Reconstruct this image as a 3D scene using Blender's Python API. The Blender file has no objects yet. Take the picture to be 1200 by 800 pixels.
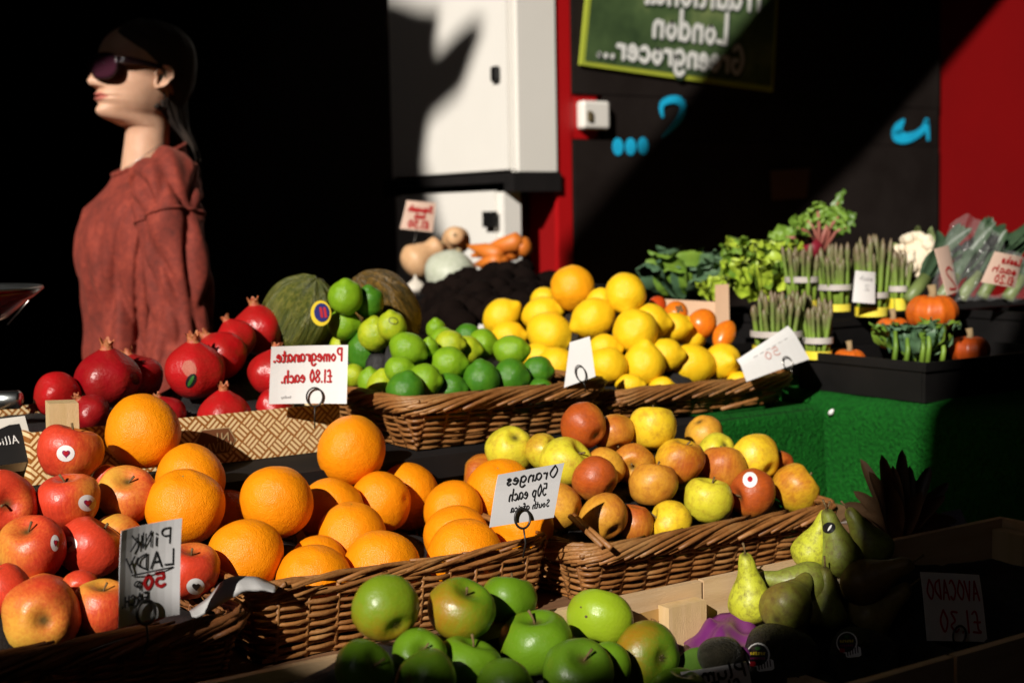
import bpy, bmesh, math, random
import numpy as np
from mathutils import Vector, Matrix, noise
from mathutils.bvhtree import BVHTree

random.seed(7)
SC = bpy.context.scene
COL = SC.collection
# ------------------------------------------------------------------ camera
F = 1667.0
CAM = Vector((0, 0, 1.24))
YAW, PITCH, ROLL = math.radians(34), math.radians(5), math.radians(1.0)
R0 = Vector((math.cos(YAW), -math.sin(YAW), 0))
FH = Vector((math.sin(YAW), math.cos(YAW), 0))
UPZ = Vector((0, 0, 1))
fwd = FH * math.cos(PITCH) - UPZ * math.sin(PITCH)
up0 = FH * math.sin(PITCH) + UPZ * math.cos(PITCH)
rc = R0 * math.cos(ROLL) - up0 * math.sin(ROLL)
uc = R0 * math.sin(ROLL) + up0 * math.cos(ROLL)
cd = bpy.data.cameras.new('camera')
cam = bpy.data.objects.new('camera', cd)
COL.objects.link(cam)
cam.matrix_world = Matrix(((rc.x, uc.x, -fwd.x, CAM.x), (rc.y, uc.y, -fwd.y, CAM.y), (rc.z, uc.z, -fwd.z, CAM.z), (0, 0, 0, 1)))
cd.sensor_width = 36; cd.lens = 36 * F / 1200
cd.clip_start = 0.05; cd.clip_end = 500
cd.dof.use_dof = True; cd.dof.focus_distance = 1.56; cd.dof.aperture_fstop = 5.2
SC.camera = cam
# ------------------------------------------------------------------ sky and sun
SUN = Vector((-.748, -.448, .485)).normalized()
wd = bpy.data.worlds.new('World'); SC.world = wd; wd.use_nodes = True
nt = wd.node_tree
sky = nt.nodes.new('ShaderNodeTexSky'); sky.sky_type = 'NISHITA'; sky.sun_disc = False
sky.sun_elevation = math.asin(SUN.z); sky.sun_rotation = math.atan2(SUN.x, SUN.y)
bg = nt.nodes['Background']; bg.inputs[1].default_value = 0.05
nt.links.new(sky.outputs[0], bg.inputs[0])
sd = bpy.data.lights.new('sun', 'SUN'); sd.energy = 5.0; sd.angle = math.radians(.53); sd.color = (1, .94, .85)
so = bpy.data.objects.new('sun', sd); COL.objects.link(so)
so.rotation_euler = SUN.to_track_quat('Z', 'Y').to_euler(); so.location = SUN * 20
SC.render.engine = 'CYCLES'
SC.view_settings.view_transform = 'Standard'; SC.view_settings.look = 'None'
SC.view_settings.exposure = 0.15; SC.view_settings.gamma = 1
try:
    SC.cycles.use_denoising = True
    SC.cycles.max_bounces = 6; SC.cycles.diffuse_bounces = 2; SC.cycles.glossy_bounces = 3; SC.cycles.transparent_max_bounces = 8
    SC.cycles.caustics_reflective = False; SC.cycles.caustics_refractive = False
except Exception: pass

# ------------------------------------------------------------------ helpers
def ray(px, py):
    x = (px - 600) / F; y = -(py - 400) / F
    xs = x * math.cos(ROLL) + y * math.sin(ROLL); ys = -x * math.sin(ROLL) + y * math.cos(ROLL)
    fw = math.cos(PITCH) + ys * math.sin(PITCH); up = -math.sin(PITCH) + ys * math.cos(PITCH)
    return (R0 * xs + FH * fw + UPZ * up) / fw
def at(px, py, Y): return CAM + ray(px, py) * Y
def onz(px, py, z):
    r = ray(px, py); return CAM + r * ((z - CAM.z) / r.z)
def ony(px, py, y):
    r = ray(px, py); return CAM + r * ((y - CAM.y) / r.y)
def onx(px, py, x):
    r = ray(px, py); return CAM + r * ((x - CAM.x) / r.x)
def depth(p): return (Vector(p) - CAM).dot(FH)
def camvec(r, u, t):   # right, up, toward the viewer -> world
    return R0 * r + UPZ * u - FH * t
def tag(o, label, cat, group=None):
    o['label'] = label; o['category'] = cat
    if group: o['group'] = group
    return o
def struct(o): o['kind'] = 'structure'; return o
def stuff(o): o['kind'] = 'stuff'; return o

def mesh_data(name, vs, fs, mat=None, smooth=True):
    me = bpy.data.meshes.new(name)
    me.from_pydata([tuple(v) for v in vs], [], [tuple(f) for f in fs])
    if smooth: me.polygons.foreach_set('use_smooth', [True] * len(me.polygons))
    for m in (mat if isinstance(mat, (list, tuple)) else [mat]):
        if m: me.materials.append(m)
    me.update()
    return me
def link(name, me, parent=None, loc=None):
    o = bpy.data.objects.new(name, me); COL.objects.link(o)
    if parent: o.parent = parent
    if loc is not None: o.location = loc
    return o
ORIG = {}
def wobj(name, vs, fs, mat, parent=None, smooth=True, flat_angle=None):
    """mesh given in world coordinates; origin at its base"""
    vs = [Vector(v) for v in vs]
    if parent is None or parent.name not in ORIG:
        lo = Vector((min(v.x for v in vs), min(v.y for v in vs), min(v.z for v in vs)))
        hi = Vector((max(v.x for v in vs), max(v.y for v in vs), max(v.z for v in vs)))
        org = Vector(((lo.x + hi.x) / 2, (lo.y + hi.y) / 2, lo.z))
    if parent is None:
        o = link(name, mesh_data(name, [v - org for v in vs], fs, mat, smooth), None, org)
        ORIG[o.name] = org
    else:
        org = ORIG[parent.name]
        o = link(name, mesh_data(name, [v - org for v in vs], fs, mat, smooth), parent, (0, 0, 0))
        ORIG[o.name] = org
    return o
def empty(name, loc):
    o = bpy.data.objects.new(name, None); COL.objects.link(o); o.location = loc; o.empty_display_size = .05
    ORIG[o.name] = Vector(loc)
    return o
class MB:
    def __init__(s): s.v = []; s.f = []; s.mi = []
    def add(s, vs, fs, m=0):
        b = len(s.v); s.v += [Vector(v) for v in vs]; s.f += [tuple(i + b for i in f) for f in fs]; s.mi += [m] * len(fs); return s
    def box(s, a, b, m=0, ax=None):
        a = Vector(a); b = Vector(b)
        vs = [Vector((x, y, z)) for z in (a.z, b.z) for y in (a.y, b.y) for x in (a.x, b.x)]
        return s.add(vs, [(0, 2, 3, 1), (4, 5, 7, 6), (0, 1, 5, 4), (2, 6, 7, 3), (0, 4, 6, 2), (1, 3, 7, 5)], m)
    def tube(s, pts, rad, n=6, closed=False, cap=True, m=0, ref=None):
        vs, fs = tube(pts, rad, n, closed, cap, ref); return s.add(vs, fs, m)
    def build(s, name, mat, parent=None, smooth=True):
        o = wobj(name, s.v, s.f, mat, parent, smooth)
        if any(s.mi): o.data.polygons.foreach_set('material_index', s.mi)
        return o
def tube(pts, rad, n=6, closed=False, cap=True, ref=None):
    pts = [Vector(p) for p in pts]; N = len(pts)
    if not hasattr(rad, '__len__'): rad = [rad] * N
    vs = []; fs = []; prev = ref
    for i, p in enumerate(pts):
        if closed: t = pts[(i + 1) % N] - pts[i - 1]
        else: t = pts[min(i + 1, N - 1)] - pts[max(i - 1, 0)]
        if t.length < 1e-9: t = Vector((0, 0, 1))
        t.normalize()
        if prev is None: prev = Vector((0, 0, 1)) if abs(t.z) < .9 else Vector((1, 0, 0))
        a = prev - t * prev.dot(t)
        if a.length < 1e-6: a = t.orthogonal()
        a.normalize(); b = t.cross(a); prev = a
        for k in range(n):
            w = 2 * math.pi * k / n
            vs.append(p + (a * math.cos(w) + b * math.sin(w)) * rad[i])
    M = N if closed else N - 1
    for i in range(M):
        j = (i + 1) % N
        for k in range(n):
            l = (k + 1) % n
            fs.append((i * n + k, i * n + l, j * n + l, j * n + k))
    if cap and not closed:
        fs.append(tuple(range(n - 1, -1, -1))); fs.append(tuple((N - 1) * n + k for k in range(n)))
    return vs, fs
def grid_faces(nu, nv, wrap=False):
    fs = []
    for j in range(nv - 1):
        for i in range(nu if wrap else nu - 1):
            k = (i + 1) % nu
            fs.append((j * nu + i, j * nu + k, (j + 1) * nu + k, (j + 1) * nu + i))
    return fs
def catmull(P, k=5, closed=False):
    P = [Vector(p) for p in P]
    if len(P) < 3: return P
    out = []; N = len(P)
    for i in range(N if closed else N - 1):
        if closed: a, b, c, d = P[i - 1], P[i], P[(i + 1) % N], P[(i + 2) % N]
        else: a, b, c, d = P[max(i - 1, 0)], P[i], P[i + 1], P[min(i + 2, N - 1)]
        for j in range(k):
            t = j / k
            out.append(.5 * ((2 * b) + (c - a) * t + (2 * a - 5 * b + 4 * c - d) * t * t + (3 * b - a - 3 * c + d) * t ** 3))
    if not closed: out.append(P[-1])
    return out
def interp(x, xs, ys): return float(np.interp(x, xs, ys))
def sm(xs, ys, n=200):
    """smooth 1-D curve through points, as a function"""
    pts = catmull([Vector((a, b, 0)) for a, b in zip(xs, ys)], 12)
    X = [p.x for p in pts]; Y = [p.y for p in pts]
    return lambda v: float(np.interp(v, X, Y))
# ------------------------------------------------------------------ materials
def srgb(r, g, b):
    return tuple((c / 255 / 12.92 if c / 255 <= .04045 else ((c / 255 + .055) / 1.055) ** 2.4) for c in (r, g, b))
def new_mat(name):
    m = bpy.data.materials.new(name); m.use_nodes = True
    n = m.node_tree.nodes; b = n['Principled BSDF']
    return m, n, m.node_tree.links, b
def C4(c): return (c[0], c[1], c[2], 1)
def noise_node(n, l, src, scale, detail=4, rough=.55, stretch=None, dist=0):
    if stretch:
        mp = n.new('ShaderNodeMapping'); mp.inputs['Scale'].default_value = stretch; l.new(src, mp.inputs[0]); src = mp.outputs[0]
    t = n.new('ShaderNodeTexNoise'); t.inputs['Scale'].default_value = scale; t.inputs['Detail'].default_value = detail
    t.inputs['Roughness'].default_value = rough; t.inputs['Distortion'].default_value = dist
    l.new(src, t.inputs['Vector']); return t.outputs[0]
def ramp(n, l, src, stops):
    r = n.new('ShaderNodeValToRGB'); e = r.color_ramp.elements
    while len(e) < len(stops): e.new(.5)
    for el, (p, c) in zip(e, stops): el.position = p; el.color = C4(c)
    l.new(src, r.inputs[0]); return r.outputs[0]
def bump(n, l, b, src, strength, distance=.01, prev=None):
    k = n.new('ShaderNodeBump'); k.inputs['Strength'].default_value = strength; k.inputs['Distance'].default_value = distance
    l.new(src, k.inputs['Height'])
    if prev: l.new(prev, k.inputs['Normal'])
    l.new(k.outputs[0], b.inputs['Normal']); return k.outputs[0]
def mat(name, c1, c2=None, scale=8, rough=.6, bmp=0, bscale=40, metal=0, coat=0, stretch=None, stops=(.35, .65), bdist=.004, sheen=0, spec=.5):
    m, n, l, b = new_mat(name)
    tc = n.new('ShaderNodeTexCoord').outputs['Object']
    if c2 is None: c2 = tuple(x * .8 for x in c1)
    f = noise_node(n, l, tc, scale, 5, .6, stretch)
    l.new(ramp(n, l, f, [(stops[0], c1), (stops[1], c2)]), b.inputs['Base Color'])
    b.inputs['Roughness'].default_value = rough; b.inputs['Metallic'].default_value = metal
    b.inputs['Coat Weight'].default_value = coat; b.inputs['Specular IOR Level'].default_value = spec
    if sheen: b.inputs['Sheen Weight'].default_value = sheen; b.inputs['Sheen Roughness'].default_value = .4
    if bmp: bump(n, l, b, noise_node(n, l, tc, bscale, 4, .6, stretch), bmp, bdist)
    return m
def mixc(n, l, f, a, b):
    k = n.new('ShaderNodeMix'); k.data_type = 'RGBA'
    for s, v in ((k.inputs[0], f), (k.inputs[6], a), (k.inputs[7], b)):
        if hasattr(v, 'default_value') or hasattr(v, 'links'): l.new(v, s)
        else: s.default_value = v if not isinstance(v, tuple) else C4(v)
    return k.outputs[2]
def mth(n, l, op, a, b=None, c=None):
    k = n.new('ShaderNodeMath'); k.operation = op
    for s, v in zip(k.inputs, (a, b, c)):
        if v is None: continue
        if isinstance(v, (int, float)): s.default_value = v
        else: l.new(v, s)
    return k.outputs[0]
def citrus_mat(name, tint2, pore=38, pstr=.5, rough=.33, var=.35, spec=.5):
    m, n, l, b = new_mat(name)
    tc = n.new('ShaderNodeTexCoord').outputs['Object']; oi = n.new('ShaderNodeObjectInfo')
    mp = n.new('ShaderNodeVectorMath'); mp.operation = 'ADD'; l.new(tc, mp.inputs[0])
    cx = n.new('ShaderNodeCombineXYZ'); l.new(mth(n, l, 'MULTIPLY', oi.outputs['Random'], 37.), cx.inputs[0]); l.new(cx.outputs[0], mp.inputs[1])
    v = mp.outputs[0]
    big = noise_node(n, l, v, 1.6, 3, .5)
    fine = noise_node(n, l, v, 14, 3, .6)
    k = mth(n, l, 'MULTIPLY', mth(n, l, 'SUBTRACT', big, .35), 1.9 * var); k = mth(n, l, 'ADD', k, mth(n, l, 'MULTIPLY', mth(n, l, 'SUBTRACT', fine, .5), .35)); 
    cl = n.new('ShaderNodeClamp'); l.new(k, cl.inputs[0])
    l.new(mixc(n, l, cl.outputs[0], oi.outputs['Color'], tint2), b.inputs['Base Color'])
    b.inputs['Roughness'].default_value = rough; b.inputs['Specular IOR Level'].default_value = spec
    vo = n.new('ShaderNodeTexVoronoi'); vo.inputs['Scale'].default_value = pore; vo.feature = 'SMOOTH_F1'; l.new(v, vo.inputs['Vector'])
    p = bump(n, l, b, vo.outputs['Distance'], pstr, .02)
    bump(n, l, b, noise_node(n, l, v, 5, 4, .6), .10, .06, p)
    return m
def apple_mat(name, blush, rough=.28, dots=.5, streak=(9, 9, 1.1), dotcol=(.62, .42, .16), dscale=11, mottle=0.):
    m, n, l, b = new_mat(name)
    tc = n.new('ShaderNodeTexCoord').outputs['Object']; oi = n.new('ShaderNodeObjectInfo')
    ad = n.new('ShaderNodeVectorMath'); ad.operation = 'ADD'; l.new(tc, ad.inputs[0])
    cx = n.new('ShaderNodeCombineXYZ'); l.new(mth(n, l, 'MULTIPLY', oi.outputs['Random'], 53.), cx.inputs[2]); l.new(cx.outputs[0], ad.inputs[1]); v = ad.outputs[0]
    sx = n.new('ShaderNodeSeparateXYZ'); l.new(tc, sx.inputs[0])
    g = mth(n, l, 'MULTIPLY_ADD', sx.outputs[0], .30, .5)
    big = noise_node(n, l, v, 1.1, 3, .55); st = noise_node(n, l, v, 1.0, 4, .65, streak); sp = noise_node(n, l, v, 22, 2, .6)
    val = mth(n, l, 'ADD', mth(n, l, 'MULTIPLY', g, .55), mth(n, l, 'MULTIPLY', big, .25))
    val = mth(n, l, 'ADD', val, mth(n, l, 'MULTIPLY', st, .22)); val = mth(n, l, 'ADD', val, mth(n, l, 'MULTIPLY', sp, .05))
    thr = mth(n, l, 'SUBTRACT', 1.03, oi.outputs['Alpha'])
    mr = n.new('ShaderNodeMapRange'); mr.interpolation_type = 'SMOOTHSTEP'; l.new(val, mr.inputs[0])
    l.new(mth(n, l, 'SUBTRACT', thr, .24), mr.inputs[1]); l.new(mth(n, l, 'ADD', thr, .24), mr.inputs[2])
    bl = mixc(n, l, st, tuple(x * 1.25 for x in blush), tuple(x * .62 for x in blush))
    col = mixc(n, l, mr.outputs[0], oi.outputs['Color'], bl)
    vo = n.new('ShaderNodeTexVoronoi'); vo.inputs['Scale'].default_value = dscale; l.new(v, vo.inputs['Vector'])
    d = n.new('ShaderNodeMapRange'); l.new(vo.outputs['Distance'], d.inputs[0]); d.inputs[1].default_value = .06; d.inputs[2].default_value = .12; d.inputs[3].default_value = dots; d.inputs[4].default_value = 0
    col = mixc(n, l, d.outputs[0], col, dotcol)
    if mottle:
        mm = n.new('ShaderNodeMapRange'); l.new(noise_node(n, l, v, 3.2, 6, .72), mm.inputs[0]); mm.inputs[1].default_value = .46; mm.inputs[2].default_value = .68; mm.inputs[3].default_value = 0; mm.inputs[4].default_value = mottle
        col = mixc(n, l, mm.outputs[0], col, tuple(x * .55 + .01 for x in blush))
    # brown hollow at both ends
    hr = mth(n, l, 'SQRT', mth(n, l, 'ADD', mth(n, l, 'MULTIPLY', sx.outputs[0], sx.outputs[0]), mth(n, l, 'MULTIPLY', sx.outputs[1], sx.outputs[1])))
    h = n.new('ShaderNodeMapRange'); l.new(hr, h.inputs[0]); h.inputs[1].default_value = .05; h.inputs[2].default_value = .26; h.inputs[3].default_value = .9; h.inputs[4].default_value = 0
    col = mixc(n, l, h.outputs[0], col, (.06, .045, .012))
    l.new(col, b.inputs['Base Color'])
    rn = n.new('ShaderNodeMapRange'); l.new(noise_node(n, l, v, 2.6, 5, .65), rn.inputs[0]); rn.inputs[1].default_value = .3; rn.inputs[2].default_value = .7; rn.inputs[3].default_value = rough * .8; rn.inputs[4].default_value = rough * 1.5
    l.new(rn.outputs[0], b.inputs['Roughness']); b.inputs['Specular IOR Level'].default_value = .4
    bump(n, l, b, noise_node(n, l, v, 9, 3, .5), .06, .04)
    return m

MT = {}
MT['orange'] = citrus_mat('orange_peel', (.78, .16, .001), 40, .20, .40, .3, .28)
MT['lemon'] = citrus_mat('lemon_peel', (.88, .44, .004), 28, .2, .38, .4, .35)
MT['lime'] = citrus_mat('lime_peel', (.10, .25, .008), 32, .2, .3, .7, .4)
MT['russet'] = apple_mat('russet_apple_skin', (.44, .080, .011), .38, .55, (9, 9, 1.1), (.62, .42, .16), 13, .45)
MT['pinklady'] = apple_mat('blush_apple_skin', (.62, .050, .020), .34, .3, (13, 13, 1.2))
MT['greenapple'] = apple_mat('green_apple_skin', (.46, .13, .010), .33, .35)
MT['pear'] = apple_mat('pear_skin', (.16, .085, .015), .45, .75, (3, 3, 3), (.11, .085, .02), 17, .7)
MT['pome'] = citrus_mat('pomegranate_skin', (.26, .020, .012), 9, .04, .32, .8, .45)
MT['crown'] = mat('pomegranate_crown', (.40, .035, .02), (.45, .20, .07), 3, .6, .3, 9)
MT['stem'] = mat('woody_stem', (.10, .055, .02), (.2, .13, .05), 9, .8, .4, 20)
MT['button'] = mat('citrus_button', (.16, .17, .04), (.30, .20, .06), 9, .8)
MT['calyx'] = mat('apple_calyx', (.05, .035, .015), (.16, .12, .05), 9, .9)
MT['paper'] = mat('white_card', (.78, .77, .76), (.72, .70, .68), 6, .55)
MT['greypaper'] = mat('laminated_card', (.66, .65, .66), (.60, .58, .58), 5, .35)
MT['pinkpaper'] = mat('pinkish_card', (.72, .52, .42), (.66, .44, .34), 6, .6)
MT['redink'] = mat('red_ink', (.48, .008, .012), (.38, .008, .01), 30, .5)
MT['paleink'] = mat('faded_red_ink', (.60, .28, .24), (.68, .40, .36), 30, .5)
MT['blackink'] = mat('black_ink', (.012, .012, .014), (.02, .02, .022), 30, .5)
MT['greyink'] = mat('grey_ink', (.35, .34, .34), (.45, .44, .44), 30, .6)
MT['wire'] = mat('steel_wire', (.45, .43, .40), (.35, .33, .3), 20, .3, metal=1)
MT['darkwire'] = mat('dark_wire', (.03, .028, .026), (.05, .045, .04), 20, .4, metal=.6)
MT['wicker'] = None
def wicker_mat(name, a, b_, c):
    m, n, l, b = new_mat(name)
    tc = n.new('ShaderNodeTexCoord').outputs['Object']
    f = noise_node(n, l, tc, 22, 4, .6); f2 = noise_node(n, l, tc, 160, 3, .6, (1, 1, 2.5))
    col = ramp(n, l, f, [(.30, a), (.52, b_), (.74, c)])
    oi = n.new('ShaderNodeObjectInfo')
    col = mixc(n, l, mth(n, l, 'MULTIPLY', f2, .55), col, tuple(x * .42 for x in a))
    col = mixc(n, l, mth(n, l, 'MULTIPLY', oi.outputs['Random'], .55), col, tuple(x * .45 for x in a))
    l.new(col, b.inputs['Base Color']); b.inputs['Roughness'].default_value = .5
    bump(n, l, b, f2, .5, .002); return m
MT['wicker'] = wicker_mat('willow_wicker', (.26, .095, .022), (.42, .18, .05), (.50, .27, .10))
MT['wickershade'] = wicker_mat('shaded_willow_wicker', (.16, .055, .016), (.27, .10, .03), (.38, .17, .055))  # darker copy of the willow; shade on the left basket put into colour
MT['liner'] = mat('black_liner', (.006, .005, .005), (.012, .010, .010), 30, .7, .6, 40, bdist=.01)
MT['pine'] = mat('pale_pine', (.55, .36, .19), (.66, .46, .27), 3, .65, .25, 60, stretch=(2, 22, 22))
MT['pine_v'] = mat('pale_pine_upright', (.58, .40, .18), (.66, .46, .24), 3, .65, .25, 60, stretch=(30, 30, 2))
MT['brownwood'] = mat('brown_plank', (.16, .075, .035), (.24, .12, .055), 3, .6, .3, 50, stretch=(2, 24, 24))
MT['blackplastic'] = mat('black_plastic', (.005, .0045, .0045), (.008, .007, .007), 15, .5, spec=.3)
MT['blackcloth'] = mat('black_board', (.006, .005, .005), (.010, .008, .008), 12, .8, spec=.2)
# ------------------------------------------------------------------ the setting
MT['ground'] = mat('paving', (.10, .09, .085), (.14, .13, .12), 3, .85, .3, 20)
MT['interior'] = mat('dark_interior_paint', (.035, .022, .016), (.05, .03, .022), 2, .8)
MT['redpaint'] = mat('dark_red_paint', (.27, .002, .003), (.24, .002, .003), 2, .5, .05, 30)
MT['redpaint2'] = mat('bright_red_paint', (.42, .004, .006), (.38, .004, .006), 2, .45, .05, 30)
MT['blackboard'] = mat('blackboard_paint', (.011, .0075, .0065), (.018, .0135, .012), 5, .7, .1, 60, spec=.12)
MT['whitepaint'] = mat('white_enamel', (.80, .77, .72), (.76, .73, .68), 2, .4)
MT['canvas'] = mat('awning_canvas', (.05, .07, .05), (.06, .08, .06), 6, .9)
MT['chalk'] = mat('blue_chalk_paint', (.004, .50, .85), (.004, .42, .74), 20, .7)
g = wobj('ground', [(-60, -60, 0), (60, -60, 0), (60, 60, 0), (-60, 60, 0)], [(0, 1, 2, 3)], MT['ground']); struct(g)
# shop interior behind the open front
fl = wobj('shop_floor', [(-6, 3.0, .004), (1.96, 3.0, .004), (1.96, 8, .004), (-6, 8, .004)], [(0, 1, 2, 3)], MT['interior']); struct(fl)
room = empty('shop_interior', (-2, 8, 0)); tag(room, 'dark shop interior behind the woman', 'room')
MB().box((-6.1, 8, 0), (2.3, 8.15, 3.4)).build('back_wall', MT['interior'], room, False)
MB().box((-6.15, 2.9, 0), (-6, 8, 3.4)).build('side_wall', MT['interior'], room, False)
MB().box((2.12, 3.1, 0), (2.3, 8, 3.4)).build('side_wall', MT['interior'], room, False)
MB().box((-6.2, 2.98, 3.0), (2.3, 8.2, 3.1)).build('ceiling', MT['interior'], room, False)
# facade
YW = 2.98
fx0 = ony(649, 100, YW).x
fac = empty('shop_facade', (3.5, YW, 0)); tag(fac, 'red shop front with black painted boards and blue chalk marks', 'shop front')
MB().box((fx0, YW, 0), (7, YW + .12, 3.6)).build('red_wall', MT['redpaint'], fac, False)
xr = ony(1100, 180, YW - .02).x; xl = ony(671, 100, YW - .02).x; xn = ony(708, 137, YW - .02).x
za = ony(690, 110, YW - .02).z; zb = ony(690, 164, YW - .02).z
MB().box((fx0 - .003, YW - .016, .0), (xl - .003, YW - .001, 3.55)).build('red_post', MT['redpaint2'], fac, False)
MB().box((xl, YW - .02, za), (xr, YW - .001, 3.4)).build('black_panel', MT['blackboard'], fac, False)
MB().box((xn, YW - .018, zb + .002), (xr, YW - .001, za - .002)).build('black_panel', MT['blackboard'], fac, False)
MB().box((xl + .002, YW - .020, .3), (xr, YW - .001, zb)).build('black_panel', MT['blackboard'], fac, False)
MB().box((xl, YW - .012, zb + .003), (xn - .02, YW - .001, za - .003)).build('red_patch', MT['redpaint2'], fac, False)
def ribbon(pts, wid, nrm, off):
    """flat ribbon along world points"""
    pts = [Vector(p) for p in pts]; N = len(pts); vs = []; fs = []
    if not hasattr(wid, '__len__'): wid = [wid] * N
    for i, p in enumerate(pts):
        t = (pts[min(i + 1, N - 1)] - pts[max(i - 1, 0)])
        if t.length < 1e-9: t = Vector((1, 0, 0))
        s = nrm.cross(t.normalized()); s.normalize()
        vs += [p + s * wid[i] / 2 + nrm * off, p - s * wid[i] / 2 + nrm * off]
    for i in range(N - 1): fs.append((2 * i, 2 * i + 1, 2 * i + 3, 2 * i + 2))
    return vs, fs
NY = Vector((0, -1, 0))
def wallmark(pix, widpx, name='chalk_mark'):
    sc = 2.5 / 1000
    P = catmull([ony(x, y, YW - .021) for x, y in pix], 6)
    w = np.interp(np.linspace(0, 1, len(P)), np.linspace(0, 1, len(widpx)), widpx) * sc
    vs, fs = ribbon(P, list(w), NY, .003)
    return wobj(name, vs, fs, MT['chalk'], fac)
wallmark([(776, 138), (774, 128), (776, 121), (785, 117), (795, 118), (800, 126), (796, 138), (787, 150), (775, 161)], [3, 6, 7, 8, 9, 9, 8, 6, 2])
wallmark([(1059, 140), (1052, 150), (1050, 158), (1060, 162), (1073, 158), (1082, 150), (1085, 141)], [2, 15, 18, 13, 10, 9, 8])
wallmark([(1085, 139), (1086, 153), (1087, 165)], [6, 7, 4])
for cx, cy in ((724, 172), (739, 172), (753.5, 171)):
    c = ony(cx, cy, YW - .024); vs = [c]
    for k in range(20):
        a = 2 * math.pi * k / 20; vs.append(c + Vector((math.cos(a) * .0185, 0, math.sin(a) * .023)))
    wobj('chalk_dot', vs, [(0, 1 + k, 1 + (k + 1) % 20) for k in range(20)], MT['chalk'], fac)
# light switch
sw = empty('light_switch', ony(690, 150, YW - .013)); tag(sw, 'square white light switch on the red patch of wall', 'switch')
a = ony(675, 152, YW - .012); b = ony(706, 120, YW - .012)
o = MB().box((a.x, YW - .045, a.z), (b.x, YW - .0125, b.z)).build('plate', MT['whitepaint'], sw, False)
md = o.modifiers.new('b', 'BEVEL'); md.width = .008; md.segments = 3
c = ony(690.5, 136, YW - .045)
MB().box((c.x - .006, YW - .052, c.z - .012), (c.x + .006, YW - .0455, c.z + .012)).build('rocker', MT['calyx'], sw, False)
# white cabinets on the jamb
CY = 2.955; CX = ony(607, 100, CY).x
zc = onx(606, 201, CX).z
xs = ony(652, 150, CY).x
cab = empty('wall_cabinet', (CX + .06, 3.4, zc)); tag(cab, 'tall white metal wall cabinet with shadow across its door', 'cabinet')
MT['cabshade'] = MT['whitepaint']
MB().box((CX, CY, zc), (xs, 3.60, 2.55)).build('body', MT['whitepaint'], cab, False)
yd = onx(599, 100, CX).y
MB().box((CX - .012, yd, zc + .006), (CX - .001, 3.58, 2.52)).build('door', MT['whitepaint'], cab, False)
MB().box((CX - .008, CY + .012, zc + .006), (CX - .0005, yd - .012, 2.52)).build('edge_strip', MT['whitepaint'], cab, False)
hh = onx(583, 87, CX - .012)
o = MB().box((CX - .026, hh.y - .016, hh.z - .02), (CX - .0125, hh.y + .016, hh.z + .02)).build('lock', MT['blackplastic'], cab, False)
md = o.modifiers.new('b', 'BEVEL'); md.width = .007; md.segments = 3
MB().box((CX - .02, CY - .004, zc - .05), (xs + .01, 3.62, zc - .002)).build('shelf', MT['blackcloth'], cab, False)
LX = CX - .02; ly = onx(591, 240, LX).y; lz = onx(591, 214, LX).z
low = empty('floor_cabinet', (LX + .1, ly + .3, .0)); tag(low, 'white cupboard below the wall cabinet, behind the squashes', 'cabinet')
MB().box((LX, ly, .05), (LX + .05, 3.55, lz)).build('body', MT['whitepaint'], low, False)
MB().box((LX - .01, ly + .03, .1), (LX - .001, 3.5, lz - .02)).build('door', MT['whitepaint'], low, False)
kk = onx(578, 257, LX - .01)
MB().box((LX - .03, kk.y - .02, kk.z - .02), (LX - .0105, kk.y + .02, kk.z + .02)).build('knob', MT['blackplastic'], low, False)
# unseen canvas sheets and beam added overhead, outlined to cast the shade edges
def sheet(name, poly, z, th, m, label, cat, slope=0):
    n = len(poly); vs = [(x, y, z) for x, y in poly] + [(x, y, z + th) for x, y in poly]
    fs = [tuple(range(n - 1, -1, -1)), tuple(range(n, 2 * n))] + [(i, (i + 1) % n, n + (i + 1) % n, n + i) for i in range(n)]
    return tag(wobj(name, vs, fs, m, None, False), label, cat)
AW_A = [(-6, 1.42), (-1.28, 1.42), (-1.11, 1.295), (-.95, 1.42), (-.66, 1.69), (-.66, 3.3), (-6, 3.3)]  # unseen canvas; front edge shaped to the shade line on the woman's face
AW_C = [(-.66, 1.69), (-.61, 1.74), (-.5, 1.83), (-.33, 2.0), (-.14, 2.08), (-.04, 1.97), (.08, 1.985), (.19, 1.995), (.215, 2.05), (.19, 2.1), (.12, 2.17), (.15, 2.21), (.29, 2.27), (.31, 2.37), (.43, 2.70), (.52, 3.3), (-.70, 3.3), (-.70, 1.66)]  # added sheet, outlined to the shade wanted on the cabinet door
sheet('unseen_awning', AW_A, 2.9, .02, MT['canvas'], 'unseen green canvas over the open shop front, edge cut to shade the woman', 'unseen_awning')
sheet('added_shade_sheet', [(x - 4.01, y - 2.40) for x, y in AW_C], 5.5, .015, MT['canvas'], 'unseen high canvas cut-out added to cast a soft shade edge on the cabinet', 'shade_sheet')
AW_B = [(-9, -.60), (-2.69, -.60), (-2.65, -.78), (-2.54, -.91), (-2.32, -.93), (-2.16, -.875), (-2.0, -.81), (-1.85, -.71), (-1.6, -.56), (-1.39, -.45), (-.9, -.22), (-.3, -.03), (.05, .1), (.3, .9), (.9, 1.08), (6, 2.1), (6, -9), (-9, -9)]  # unseen canvas; outline set by shade on the front fruit, rest blocks sky
sheet('unseen_awning', AW_B, 2.9, .02, MT['canvas'], 'unseen green canvas over the lane, cut to shade the stall front and block sky', 'unseen_awning')
bm_ = [(-.34, 1.16), (5.2, 2.985), (5.2, 3.2), (4.7, 2.985), (-.30, 1.455)]
bm_ = [(-.60, 1.08), (.37, 1.40), (.97, 1.585), (5.1, 2.97), (4.13, 2.97), (-.60, 1.315)]  # unseen beam added for the diagonal band of shade on the boards
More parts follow.
